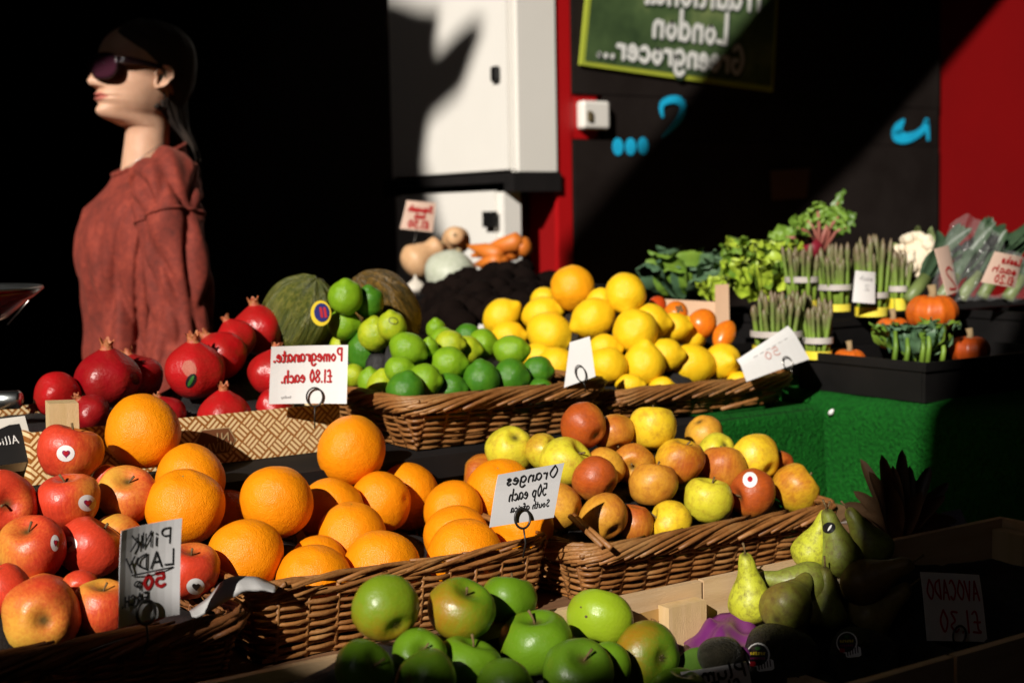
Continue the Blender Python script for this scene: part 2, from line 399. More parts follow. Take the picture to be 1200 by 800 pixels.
sheet('shade_beam', bm_, 2.88, .06, MT['brownwood'], 'unseen slanting timber beam added to cast the shade band on the shop front', 'beam')
# unseen hall shell added to cut sky fill; one roof bay admits the sun
MT['brick'] = mat('sooty_brick', (.10, .05, .035), (.14, .07, .05), 9, .9, .4, 30)
hall = empty('shade_hall', (0, -4, 0)); tag(hall, 'unseen hall shell added to block sky light, with one open roof bay', 'hall')
ox0, ox1, oy0, oy1 = -7.9, -2.2, -3.9, -.1
for x0, x1, y0, y1 in ((-16, ox0, -14, 9), (ox1, 12, -14, 9), (ox0, ox1, -14, oy0), (ox0, ox1, oy1, 9), (-4.6, ox1, oy0, -1.9), (ox0, -6.5, -1.5, oy1)):
    MB().box((x0 + .001, y0 + .001, 6.0), (x1 - .001, y1 - .001, 6.1)).build('sky_block_panel', MT['blackcloth'], hall, False)
MB().box((-16, -14, 0), (12, -13.8, 5.99)).build('sky_block_wall', MT['brick'], hall, False)
MB().box((-16, -13.7, 0), (-15.8, 9, 5.99)).build('sky_block_wall', MT['brick'], hall, False)
MB().box((11.8, -13.7, 0), (12, 9, 5.99)).build('sky_block_wall', MT['brick'], hall, False)
MB().box((-15.7, 8.9, 0), (11.7, 9, 5.99)).build('sky_block_wall', MT['brick'], hall, False)
# ------------------------------------------------------------------ stall furniture
st = empty('market_stall', (.85, 1.7, 0)); tag(st, 'tiered wooden market stall carrying the fruit baskets', 'stall')
o = MB().box((.0, 1.245, .748), (1.64, 1.62, .786)).build('front_shelf', MT['brownwood'], st, False)
o = MB().box((.0, 1.585, .90), (1.64, 2.35, .930)).build('back_shelf', MT['blackcloth'], st, False)
MB().box((.0, 1.60, .790), (1.64, 1.615, .898)).build('riser', MT['blackcloth'], st, False)
MB().box((.25, .80, .690), (1.64, 1.243, .716)).build('low_shelf', MT['brownwood'], st, False)
MB().box((.0, 1.25, .2), (1.64, 1.27, .745)).build('front_board', MT['blackcloth'], st, False)
for x in (.05, 1.58):
    for y in (1.30, 2.28): MB().box((x, y, 0), (x + .05, y + .05, .747 if y < 2 else .898)).build('leg', MT['brownwood'], st, False)
for x in (.30, 1.55): MB().box((x, .83, 0), (x + .05, .88, .689)).build('leg', MT['brownwood'], st, False)
tb = empty('produce_table', (2.3, 1.9, 0)); tag(tb, 'table under the vegetable crates, hidden by green cloth', 'table')
MB().box((1.68, 1.06, .90), (3.1, 2.9, .935)).build('table_top', MT['brownwood'], tb, False)
for x in (1.72, 3.0):
    for y in (1.12, 2.8): MB().box((x, y, 0), (x + .05, y + .05, .898)).build('leg', MT['brownwood'], tb, False)
# green baize over the table: top and hanging left and front sides with soft folds
def baize_mat():
    m, n, l, b = new_mat('green_baize'); tc = n.new('ShaderNodeTexCoord').outputs['Object']
    f = noise_node(n, l, tc, 160, 3, .7); f2 = noise_node(n, l, tc, 9, 3, .6)
    col = ramp(n, l, f, [(.3, (.003, .055, .005)), (.7, (.010, .17, .014))])
    col = mixc(n, l, mth(n, l, 'MULTIPLY', f2, .5), col, (.002, .04, .004))
    vo = n.new('ShaderNodeTexVoronoi'); vo.inputs['Scale'].default_value = 55; l.new(tc, vo.inputs['Vector'])
    d = n.new('ShaderNodeMapRange'); l.new(vo.outputs['Distance'], d.inputs[0]); d.inputs[1].default_value = .05; d.inputs[2].default_value = .13; d.inputs[3].default_value = .35; d.inputs[4].default_value = 0
    col = mixc(n, l, d.outputs[0], col, (.06, .22, .06))
    l.new(col, b.inputs['Base Color']); b.inputs['Roughness'].default_value = .9; b.inputs['Sheen Weight'].default_value = .06; b.inputs['Sheen Tint'].default_value = (.1, .6, .15, 1); b.inputs['Specular IOR Level'].default_value = .1
    bump(n, l, b, f, 1.0, .012); return m
MT['baize'] = baize_mat()
vs = []; nu, nv = 70, 40
for j in range(nv):
    s = j / (nv - 1) * 1.1           # down the side then over the top
    for i in range(nu):
        y = 1.0 + 1.7 * i / (nu - 1)
        fold = .008 * math.sin(y * 17) + .006 * math.sin(y * 31 + 1) + .012 * (noise.noise((y * 6, s * 4, 2)))
        if s < .72: x = 1.662 - fold * (1 - s / .72) - .02 * (1 - s / .72); z = .23 + s
        else: x = 1.662 + (s - .72) * 1.9; z = .951 - .012 * math.exp(-((s - .72) / .012) ** 2) + .002 * noise.noise((x * 20, y * 20, 0))
        vs.append((x, y, z))
bz = tag(wobj('baize_cloth', vs, grid_faces(nu, nv), MT['baize']), 'bright green baize cloth hanging behind the russet apples', 'cloth')
md = bz.modifiers.new('t', 'SOLIDIFY'); md.thickness = .004
# the same cloth over the riser below the lemons
vs = []; nu, nv = 40, 30
for j in range(nv):
    s = j / (nv - 1) * .47
    for i in range(nu):
        x = 1.43 + .224 * i / (nu - 1); fold = .004 * math.sin(x * 40) + .006 * noise.noise((x * 9, s * 6, 5))
        if s < .145: y = 1.578 - abs(fold) * (1 - s / .145) - .012 * (1 - s / .145); z = .788 + s
        else: y = 1.578 + (s - .145); z = .933 - .006 * math.exp(-((s - .145) / .008) ** 2)
        vs.append((x, y, z))
tag(wobj('baize_cloth', vs, grid_faces(nu, nv), MT['baize']), 'green baize strip draped over the riser under the lemon basket', 'cloth')
p = onx(974, 483, 1.652)
vs, fs = tube([p + Vector((0, -.004, .005)), p, p + Vector((0, .005, -.004))], [.002, .0045, .002], 8)
wobj('white_fleck', vs, fs, MT['paper'], bz)
# ------------------------------------------------------------------ wicker baskets
def rrect(x0, x1, y0, y1, r):
    segs = [((x0 + r, y0), (x1 - r, y0)), None, ((x1, y0 + r), (x1, y1 - r)), None, ((x1 - r, y1), (x0 + r, y1)), None, ((x0, y1 - r), (x0, y0 + r)), None]
    cen = [(x1 - r, y0 + r, -90), (x1 - r, y1 - r, 0), (x0 + r, y1 - r, 90), (x0 + r, y0 + r, 180)]
    L = []; tot = 0; la = math.pi * r / 2; ci = 0
    for s in segs:
        if s: d = math.dist(*s); L.append((tot, d, s, None))
        else: d = la; L.append((tot, d, None, cen[ci])); ci += 1
        tot += d
    def pos(s):
        s %= tot
        for t, d, sg, c in L:
            if s <= t + d + 1e-9:
                k = (s - t) / d
                if sg:
                    (ax, ay), (bx, by) = sg; dx, dy = (bx - ax) / d, (by - ay) / d
                    return Vector((ax + (bx - ax) * k, ay + (by - ay) * k, 0)), Vector((dy, -dx, 0))
                a = math.radians(c[2] + 90 * k)
                nrm = Vector((math.cos(a), math.sin(a), 0))
                return Vector((c[0], c[1], 0)) + nrm * r, nrm
        return pos(0)
    return pos, tot
def basket(label, x0, x1, y0, y1, z0, z1, m, rows=11, flare=.022, style='braid', rod=.0023, seed=1, group='wicker fruit baskets'):
    rnd = random.Random(seed)
    b = empty('wicker_basket', ((x0 + x1) / 2, (y0 + y1) / 2, z0)); tag(b, label, 'basket', group)
    pos, per = rrect(x0, x1, y0, y1, .028)
    sp = .034; ns = int(per / sp / 2) * 2; sp = per / ns
    H = z1 - z0; rows = int(rows * 1.35)
    def P(s, z, off=0):
        p, n = pos(s); k = (z1 - z) / H
        return Vector((p.x, p.y, z)) - n * (flare * k) + n * off
    for k in range(rows):
        z = z0 + .004 + (H - .014) * k / (rows - 1)
        npt = ns * 4; pts = []; rads = []
        ph = rnd.random() * 9; rr = rod * rnd.uniform(.85, 1.15)
        for i in range(npt):
            s = per * i / npt
            w = math.sin(math.pi * s / sp + (k % 2) * math.pi)
            jz = .0030 * noise.noise((s * 9, k * .9, seed)) + .0016 * noise.noise((s * 40, k * 5.1, seed))
            pts.append(P(s, z + jz, w * .0042 + .0016 * noise.noise((s * 25, k * 2.2, seed)))); rads.append(rr * (1 + .25 * noise.noise((s * 9, ph, seed))))
        vs, fs = tube(pts, rads, 6, True)
        wobj('weaver', vs, fs, m, b)
    for i in range(ns):
        s = sp * (i + .5) - sp / 2
        vs, fs = tube([P(s, z0), P(s, (z0 + z1) / 2), P(s, z1 - .004)], .0028, 5)
        wobj('stake', vs, fs, m, b)
    # rim of overlapping strands
    if style == 'braid': pitch, span = .0095, .15
    else: pitch, span = .022, .26
    n = int(per / pitch); pitch = per / n
    for i in range(n):
        s0 = i * pitch + rnd.uniform(-.003, .003); pts = []; rads = []
        ln = span * rnd.uniform(.85, 1.2); r0 = rod * rnd.uniform(.95, 1.45); lift = rnd.uniform(-.003, .0035)
        for q in range(9):
            t = q / 8
            if style == 'braid':
                off = .0095 - .019 * t + .006 * math.sin(t * math.pi + lift * 200); dz = -.013 + .020 * math.sin(min(1, t * 1.15) * math.pi * .62) + lift
            else:
                off = .006 * math.cos(t * 6.28 + i * 2.1); dz = -.004 + .0075 * math.sin(t * 6.28 + i * 2.1) + lift
            pts.append(P(s0 + ln * t, z1 + dz, off)); rads.append(r0 * (1 - .45 * t ** 3) * (.75 if q == 0 else 1))
        vs, fs = tube(pts, rads, 6)
        wobj('rim_strand', vs, fs, m, b)
    # a few loose cut ends at the corner
    for i in range(5):
        s = per - .02 + rnd.uniform(-.02, .02)
        a = P(s, z1 + rnd.uniform(-.006, .004), .002); d = Vector((rnd.uniform(-.4, 1), rnd.uniform(-1, .2), rnd.uniform(-.1, .5))).normalized()
        vs, fs = tube([a - d * .012, a + d * rnd.uniform(.006, .02)], .0024, 6)
        wobj('cut_end', vs, fs, m, b)
    MB().box((x0 + flare * .9, y0 + flare * .9, z0 + .001), (x1 - flare * .9, y1 - flare * .9, z0 + .006)).build('base', m, b, False)
    return b
B_P = basket('shade-toned wicker basket of pink blush apples at the near left', .12, .545, 1.285, 1.575, .787, .851, MT['wickershade'], 12, .02, 'braid', seed=3)
B_O = basket('wicker basket of big oranges, rim of smooth parallel rods', .567, .938, 1.315, 1.585, .787, .868, MT['wicker'], 12, .014, 'rods', seed=5)
B_A = basket('wicker basket of russet apples beside the green baize', .962, 1.375, 1.285, 1.575, .787, .852, MT['wicker'], 11, .02, 'braid', seed=8)
B_L = basket('wicker basket heaped with limes on the back shelf', .918, 1.245, 1.605, 1.90, .931, .997, MT['wicker'], 10, .03, 'braid', seed=11)
B_Y = basket('wicker basket heaped with lemons on the back shelf', 1.262, 1.632, 1.620, 1.94, .9345, .976, MT['wicker'], 7, .02, 'braid', seed=14)
a = at(627, 611, 1.575); 
for (x, y), (x2, y2) in (((668, 611), (716, 642)), ((668, 616), (706, 640))):
    vs, fs = tube([onz(x, y, .872) + Vector((0, 0, .012)), onz(x2, y2, .862)], .0034, 7); wobj('cut_end', vs, fs, MT['wicker'], B_A)
vs, fs = tube([ony(845, 479, 1.612), ony(885, 468, 1.605), ony(906, 462, 1.612)], .0028, 7); wobj('cut_end', vs, fs, MT['wicker'], B_Y)

# ------------------------------------------------------------------ fruit meshes (unit radius)
def lathe(prof, n=28, fn=None):
    vs = []; fs = []
    N = len(prof)
    for j, (r, z) in enumerate(prof):
        for k in range(n):
            a = 2 * math.pi * k / n; v = Vector((r * math.cos(a), r * math.sin(a), z))
            vs.append(fn(v) if fn else v)
    fs = grid_faces(n, N, True)
    b = len(vs); vs += [fn(Vector((0, 0, prof[0][1]))) if fn else Vector((0, 0, prof[0][1])), fn(Vector((0, 0, prof[-1][1]))) if fn else Vector((0, 0, prof[-1][1]))]
    fs += [(k, b, (k + 1) % n) for k in range(n)]
    fs += [((N - 1) * n + (k + 1) % n, b + 1, (N - 1) * n + k) for k in range(n)]
    return vs, fs
def lump(v, amp, fr, sd): return v * (1 + amp * noise.noise(v * fr + Vector((sd * 7.3, sd * 3.1, sd))))
def orange_mesh(sd):
    pr = []
    for j in range(1, 30):
        f = math.pi * j / 30
        r = math.sin(f); z = math.cos(f) * .95
        z -= .06 * math.exp(-(f / .18) ** 2); z += .045 * math.exp(-((math.pi - f) / .16) ** 2)
        pr.append((r, z))
    vs, fs = lathe(pr, 40, lambda v: lump(lump(v, .055, 1.1, sd), .010, 5, sd + 1))
    return mesh_data('orange', vs, fs, MT['orange'])
def lemon_mesh(sd, ratio=1.28, nip=.16, m='lemon', amp=.05, blunt=1.0):
    pr = []
    for j in range(1, 34):
        f = math.pi * j / 34
        r = math.sin(f) ** .92; z = math.cos(f) * (ratio - nip)
        z += nip * math.exp(-(f / .34) ** 2) * 1.5 - nip * blunt * .7 * math.exp(-((math.pi - f) / .36) ** 2)
        r *= 1 - .10 * math.exp(-((f - .42) / .2) ** 2)
        pr.append((r, z))
    bx, by = math.sin(sd * 3) * .05, math.cos(sd * 2) * .05
    def fn(v):
        v = lump(lump(v, amp, 1.3, sd), amp * .35, 4.5, sd + 2); return v + Vector((bx, by, 0)) * v.z * v.z
    vs, fs = lathe(pr, 36, fn)
    return mesh_data(m, vs, fs, MT[m])
def apple_prof(h=.88, top=.36, bot=.24, taper=.06):
    pr = []
    for j in range(1, 32):
        f = math.pi * (j - .5) / 32
        r = math.sin(f) * (1 + taper * math.cos(f)); z = h * math.cos(f)
        z -= top * math.exp(-(f / .40) ** 2); z += bot * math.exp(-((math.pi - f) / .34) ** 2)
        pr.append((r, z))
    return pr
def apple_mesh(sd, m, h=.88, taper=.07):
    def fn(v):
        a = math.atan2(v.y, v.x); k = 1 + .022 * math.cos(5 * a + sd) * (.5 - .5 * v.z) + .018 * math.cos(2 * a + sd * 2)
        v = Vector((v.x * k, v.y * k, v.z + .08 * v.x * math.sin(sd) + .06 * v.y * math.cos(sd)))
        return lump(lump(v, .07, 1.0, sd), .02, 3.5, sd)
    vs, fs = lathe(apple_prof(h, .34, .24, taper), 36, fn)
    return mesh_data(m, vs, fs, MT[m])
def stem_mesh(l=.5, lean=.2, r=.035):
    z0 = .42
    vs, fs = tube([(0, 0, z0), (lean * .3, 0, z0 + l * .5), (lean, .02, z0 + l)], [r, r * .8, r * 1.25], 7)
    return mesh_data('stem', vs, fs, MT['stem'])
def calyx_mesh():
    b = MB(); z = -.60
    for k in range(5):
        a = k * 1.257; d = Vector((math.cos(a), math.sin(a), 0)); t = Vector((-d.y, d.x, 0))
        b.add([d * .02 + t * .04 + Vector((0, 0, z - .02)), d * .02 - t * .04 + Vector((0, 0, z - .02)), d * .10 + Vector((0, 0, z - .15)), d * .05 + Vector((0, 0, z + .03))], [(0, 1, 2), (0, 2, 3), (1, 3, 2)])
    return mesh_data('calyx', b.v, b.f, MT['calyx'])
def button_mesh(z=.885, r=.075):
    vs = [Vector((0, 0, z + .035))]
    for k in range(10):
        a = k * math.pi / 5; q = r * (1.25 if k % 2 == 0 else .8); vs.append(Vector((math.cos(a) * q, math.sin(a) * q, z - .002)))
    return mesh_data('stem_button', vs, [(0, 1 + k, 1 + (k + 1) % 10) for k in range(10)], MT['button'])
def pom_mesh(sd):
    pr = []
    for j in range(1, 28):
        f = math.pi * j / 28; r = math.sin(f) * (1 + .03 * math.cos(f)); z = math.cos(f) * .9
        z += .13 * math.exp(-(f / .34) ** 2); pr.append((r, z))
    def fn(v):
        a = math.atan2(v.y, v.x); k = 1 + .045 * math.cos(6 * a + sd) * (1 - abs(v.z) * .8); return lump(Vector((v.x * k, v.y * k, v.z)), .05, 1.2, sd)
    vs, fs = lathe(pr, 36, fn); return mesh_data('pomegranate', vs, fs, MT['pome'])
def crown_mesh(sd):
    rnd = random.Random(sd); vs = []; n = 24
    for j, (r, z) in enumerate(((.27, .90), (.19, 1.0), (.175, 1.10), (.195, 1.18))):
        for k in range(n): a = 2 * math.pi * k / n; vs.append(Vector((r * math.cos(a), r * math.sin(a), z)))
    tips = [rnd.uniform(.10, .24) for _ in range(6)]
    for k in range(n):
        a = 2 * math.pi * k / n; t = 1 - abs(((k % 4) - 1.5) / 1.5); ti = tips[k // 4]
        r = .205 + .05 * t; vs.append(Vector((r * math.cos(a), r * math.sin(a), 1.18 + ti * t)))
    fs = grid_faces(n, 5, True)
    b = len(vs)
    for k in range(n): a = 2 * math.pi * k / n; vs.append(Vector((.14 * math.cos(a), .14 * math.sin(a), .98)))
    fs += [(4 * n + (k + 1) % n, 4 * n + k, b + k, b + (k + 1) % n) for k in range(n)]
    fs.append(tuple(b + k for k in range(n)))
    return mesh_data('crown', vs, fs, MT['crown'])
def pear_mesh(sd, bend=.25):
    r = sm([0, .15, .6, 1.1, 1.7, 2.3, 2.8, 3.1, 3.2], [.20, .62, .98, .98, .74, .48, .36, .25, .10]); pr = []
    for j in range(34):
        z = 3.2 * (1 - j / 33); pr.append((max(r(z), .02), z - 1.0))
    def fn(v):
        t = max(0, v.z - .2); v = Vector((v.x + bend * t * t * .22, v.y, v.z)); return lump(v, .06, 1.3, sd)
    vs, fs = lathe(pr, 32, fn); return mesh_data('pear', vs, fs, MT['pear'])
def pear_stem(bend):
    t = 2.0; x = bend * t * t * .22
    vs, fs = tube([(x - .02, 0, 2.12), (x - .03, 0, 2.4), (x - .16, .03, 2.75)], [.05, .04, .055], 7); return mesh_data('stem', vs, fs, MT['stem'])
ME = {'orange': [orange_mesh(i) for i in range(4)], 'lemon': [lemon_mesh(i) for i in range(4)] , 'roundlemon': [lemon_mesh(i + 9, 1.06, .05) for i in range(2)],
      'lime': [lemon_mesh(i + 4, 1.14, .10, 'lime', .05) for i in range(3)],
      'russet': [apple_mesh(i, 'russet', .98, .05) for i in range(5)], 'pinklady': [apple_mesh(i + 5, 'pinklady', .95, .1) for i in range(3)],
      'greenapple': [apple_mesh(i + 9, 'greenapple', .90) for i in range(3)], 'pome': [pom_mesh(i) for i in range(3)]}
STEM = stem_mesh(); CALYX = calyx_mesh(); BUTTON = button_mesh(); LBUT = button_mesh(-.98, .10); CROWN = [crown_mesh(i) for i in range(3)]

# ------------------------------------------------------------------ piles of fruit
SPIN = random.Random(21)
def basis(axis, spin):
    z = Vector(axis).normalized(); x = z.orthogonal().normalized(); x = Matrix.Rotation(spin, 3, z) @ x; y = z.cross(x)
    return Matrix((x, y, z)).transposed()
def settle(items, Y0, lo=None, it=300):
    """items: [x, y, rx, ry]; Y0 starting depths; push overlapping fruit apart along their lines of sight"""
    n = len(items); D = np.array(Y0, float); base = D.copy()
    r = np.array([math.sqrt(i[2] * i[3]) for i in items]) / F
    rays = np.array([list(ray(i[0], i[1])) for i in items]); c0 = np.array(list(CAM))
    for k in range(it):
        P = c0 + rays * D[:, None]; rad = r * D; mv = np.zeros(n)
        for i in range(n):
            d = P - P[i]; dist = np.sqrt((d ** 2).sum(1)) + 1e-9; need = .95 * (rad + rad[i]) - dist; need[np.arange(n) == i] = -1
            for j in np.where(need > 0)[0]:
                if j <= i: continue
                s = 1 if base[i] < base[j] else -1
                q = need[j] * .35
                mv[i] -= s * q * (.25 if s > 0 else 1.6); mv[j] += s * q * (1.6 if s > 0 else .25)
        D += np.clip(mv, -.01, .01); D += (base - D) * .01
        if lo is not None: D = np.maximum(D, np.array(lo) + r * D * .9)
    return D
FR = {}
def make_fruit(kind, D, spec):
    x, y, rx, ry = spec['p']; r = D / F * (1.09 if kind in ('lemon', 'lime') else 1.03)
    a, b = max(rx, ry) * r, min(rx, ry) * r
    ax = spec.get('ax'); el = 1.0
    if kind in ('lemon', 'lime'):
        long = 1.28 if kind == 'lemon' else 1.14
        if ax is None:
            t = math.radians(spec.get('tilt', 0 if rx >= ry else 90)); f = spec.get('toward', .25)
            ax = camvec(math.cos(t), math.sin(t), f)
        else: ax = camvec(*ax)
        want = a / b
        S = Vector((b, b, b * max(.95, min(1.1, want / long if want > 1.05 else 1.0))))
        if want <= 1.05: S = Vector((b, b, b * .92))
    else:
        if ax is None:
            v = Vector((SPIN.gauss(0, 1), SPIN.gauss(0, 1), SPIN.gauss(0, 1))).normalized(); ax = v
            if kind == 'pome': ax = camvec(0, 1, .1)
        else: ax = camvec(*ax)
        rr = math.sqrt(a * b); S = Vector((rr * SPIN.uniform(.97, 1.03), rr * SPIN.uniform(.97, 1.03), rr * SPIN.uniform(.96, 1.03)))
        if kind in ('pinklady', 'russet', 'greenapple') : S = Vector((rr * SPIN.uniform(.99, 1.05), rr * SPIN.uniform(.99, 1.05), rr * SPIN.uniform(.96, 1.06)))
    M3 = basis(ax, spec.get('spin', SPIN.uniform(0, 6.28)))
    pos = at(x, y, D)
    lst = ME[spec.get('me', kind)]; me = lst[SPIN.randrange(len(lst))]
    nm = {'orange': 'orange', 'lemon': 'lemon', 'lime': 'lime', 'pome': 'pomegranate'}.get(kind, 'apple')
    o = link(nm, me)
    M = Matrix.Translation(pos) @ M3.to_4x4() @ Matrix.Diagonal((S.x, S.y, S.z, 1))
    o.matrix_world = M
    o.color = spec['col'] + ((spec.get('bl', .0),) if len(spec['col']) == 3 else ())
    tag(o, spec['label'], nm, spec['group'])
    FR[o.name] = M
    if kind == 'orange': link('stem_button', BUTTON, o)
    elif kind == 'lime': link('stem_button', LBUT, o)
    elif kind == 'lemon': link('stem_button', button_mesh(-1.04, .09) if False else LBUT, o)
    elif kind == 'pome': link('crown', CROWN[SPIN.randrange(3)], o)
    else: link('stem', STEM, o); link('calyx', CALYX, o)
    return o
def patch(o, px, py, rx, ry, m, name='sticker', lift=.0005, shape=None, rot=0, n=20, rings=3):
    """thin print that follows the fruit's skin around the given spot"""
    me = o.data; M = FR[o.name]
    bv = BVHTree.FromPolygons([M @ v.co for v in me.vertices], [tuple(p.vertices) for p in me.polygons])
    vs = []; c, s = math.cos(rot), math.sin(rot)
    for j in range(rings + 1):
        for k in range(n):
            a = 2 * math.pi * k / n; q = j / rings; u, v = (math.cos(a), math.sin(a))
            if shape == 'heart': u, v = (.9 * math.sin(a) ** 3, (13 * math.cos(a) - 5 * math.cos(2 * a) - 2 * math.cos(3 * a) - math.cos(4 * a)) / 16)
            elif shape == 'rect': f = 1 / max(abs(u), abs(v)); u, v = u * f, v * f
            u, v = u * rx * q, v * ry * q; u, v = u * c - v * s, u * s + v * c
            d = ray(px + u, py - v).normalized(); h = bv.ray_cast(CAM, d)
            if h[0] is None: return None
            vs.append(h[0] + (h[1] if h[1].dot(d) < 0 else -h[1]) * lift)
    Mi = M.inverted()
    return link(name, mesh_data(name, [Mi @ v for v in vs], grid_faces(n, rings + 1, True), m), o)
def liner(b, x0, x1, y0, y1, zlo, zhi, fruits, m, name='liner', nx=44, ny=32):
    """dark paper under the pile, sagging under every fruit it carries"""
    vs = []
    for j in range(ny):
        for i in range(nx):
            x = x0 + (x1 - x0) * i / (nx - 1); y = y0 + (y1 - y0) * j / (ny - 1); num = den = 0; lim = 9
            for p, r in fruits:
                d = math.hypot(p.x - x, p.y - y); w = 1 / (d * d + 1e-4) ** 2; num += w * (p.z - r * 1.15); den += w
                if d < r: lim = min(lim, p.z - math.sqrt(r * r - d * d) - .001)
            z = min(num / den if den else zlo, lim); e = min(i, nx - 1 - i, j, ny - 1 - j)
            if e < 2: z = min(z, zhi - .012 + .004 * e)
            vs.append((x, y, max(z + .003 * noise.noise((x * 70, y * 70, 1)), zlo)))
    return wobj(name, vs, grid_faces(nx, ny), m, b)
def pile(kind, rows, depthfn, col=None, group=None):
    out = []; it = [r['p'] for r in rows]
    D = settle(it, [depthfn(r) for r in rows], [depthfn(r, True) for r in rows])
    for r, d in zip(rows, D):
        r.setdefault('group', group)
        if 'col' not in r: r['col'] = col
        out.append(make_fruit(kind, float(d), r))
    return out, [(at(r['p'][0], r['p'][1], float(d)), math.sqrt(r['p'][2] * r['p'][3]) * float(d) / F) for r, d in zip(rows, D)]
def rows(L, extra=()):
    res = []
    for t in L:
        d = {'p': t[0], 'label': t[1]}
        if len(t) > 2: d.update(t[2])
        res.append(d)
    return res
def on_rim(xa, ya, Ya, xb, yb, Yb, k, back=.045, left=0):
    def f(r, lo=False):
        x, y = r['p'][:2]; t = (x - xa) / (xb - xa); yr = ya + (yb - ya) * t; Y = Ya + (Yb - Ya) * t
        if x < xa: Y = Ya + (xa - x) * left; yr = ya - (xa - x) * .16
        if lo: return Y + .012
        return Y + back + (yr - y) * k + r.get('dz', 0)
    return f
OR = (.86, .27, .003)
oranges = rows([
 ((168, 506, 43, 43), 'large orange standing highest at the left, above the blush apples'),
 ((223, 562, 42, 42), 'orange mostly hidden behind the big one above the tall grey card'),
 ((217, 594, 45, 45), 'big orange just above the tall grey card', {'ax': (.05, .9, .35)}),
 ((324, 588, 44, 44), 'big round orange with bright highlight, second from the left in the basket'),
 ((288, 650, 44, 43), 'orange at the front left corner of the orange basket', {'ax': (-.2, .8, .5)}),
 ((389, 601, 40, 40), 'orange half hidden behind the one with the sharp shadow'),
 ((413, 628, 41, 41), 'orange with a sharp dark shadow over its left half', {'ax': (0, 1, .05)}),
 ((447, 664, 43, 43), 'orange at the front rim, above the topmost green apple'),
 ((373, 662, 34, 35), 'orange peeping out behind the wide front orange'),
 ((368, 681, 45, 45), 'wide orange with a dimple on top, at the middle of the front rim', {'ax': (-.1, .8, .55)}),
 ((412, 528, 41, 41), 'topmost orange of the heap with a puckered right side', {'ax': (-.8, .45, -.3), 'dz': .02}),
 ((446, 588, 36, 36), 'sliver of orange showing under the topmost orange'),
 ((475, 581, 40, 41), 'smooth round orange right of the topmost one', {'ax': (.1, .5, -.6)}),
 ((531, 598, 34, 34), 'shadowed orange between two bigger ones behind the front rim'),
 ((545, 651, 45, 44), 'front orange with an orange tucked behind it, left of the Oranges card'),
 ((535, 630, 39, 40), 'orange tucked closely behind the front orange left of the card'),
 ((585, 577, 41, 41), 'orange half covered by the Oranges price card'),
 ((613, 618, 38, 34), 'orange below the Oranges price card at the basket rim'),
 ((266, 612, 38, 38), 'dim orange in the gap behind the front left oranges', {'dz': .07}),
 ((372, 628, 36, 36), 'dim orange in the gap below the brightest orange', {'dz': .07}),
])
ORo, ORp = pile('orange', oranges, on_rim(290, 690, 1.42, 660, 632, 1.617, .0013), OR, 'oranges in the wicker basket')
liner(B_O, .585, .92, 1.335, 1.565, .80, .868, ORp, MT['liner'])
PK = (.70, .42, .05)
pinks = rows([
 ((82, 530, 37, 36), 'tallest red blush apple with a round heart sticker, below the wooden post', {'ax': (.25, .95, -.1), 'bl': 0.62, 'spin': 2.6}),
 ((80, 587, 38, 33), 'red blush apple with a heart sticker on its right cheek', {'ax': (0, .95, .12), 'bl': 0.68}),
 ((150, 580, 33, 34), 'yellow topped apple with its stem hollow turned up, beside the orange', {'ax': (.15, .72, .5), 'bl': 0.52}),
 ((128, 566, 22, 20), 'dark red apple glimpsed behind the yellow topped one', {'bl': 0.73}),
 ((38, 643, 37, 40), 'red apple with a green stem hollow at the far left', {'ax': (-.05, .9, .45), 'bl': 0.63}),
 ((106, 642, 38, 38), 'red apple with heart sticker left of the tall grey card', {'ax': (.6, .75, -.2), 'bl': 0.63}),
 ((139, 627, 28, 27), 'yellowish apple peeping over behind the card', {'bl': 0.52}),
 ((50, 722, 45, 43), 'yellowish apple showing its dark calyx, at the lower left rim', {'ax': (-.33, -.12, -.90), 'bl': 0.52}),
 ((52, 705, 37, 34), 'apple whose top shows behind the calyx-forward one', {'dz': .05, 'bl': 0.52}),
 ((120, 712, 34, 34), 'orange-yellow apple half behind the tall grey card at the rim', {'ax': (.1, .9, .1), 'bl': 0.52}),
 ((4, 590, 36, 38), 'apple in deep shade at the left picture edge', {'bl': 0.73}),
 ((222, 669, 30, 42), 'apple with a sticker showing right of the tall grey card', {'ax': (.2, .9, .2), 'bl': 0.65}),
 ((6, 690, 30, 30), 'dark red apple at the left edge below the far left apple', {'bl': 0.78}),
 ((95, 690, 24, 20), 'red apple deep in the gap above the rim apples', {'bl': 0.73}),
])
PKo, PKp = pile('pinklady', pinks, on_rim(0, 770, 1.205, 280, 700, 1.387, .0013), PK, 'blush apples in the left basket')
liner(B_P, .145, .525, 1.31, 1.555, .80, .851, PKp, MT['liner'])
YL, YG, OB = (.78, .52, .02), (.62, .55, .03), (.66, .34, .03)
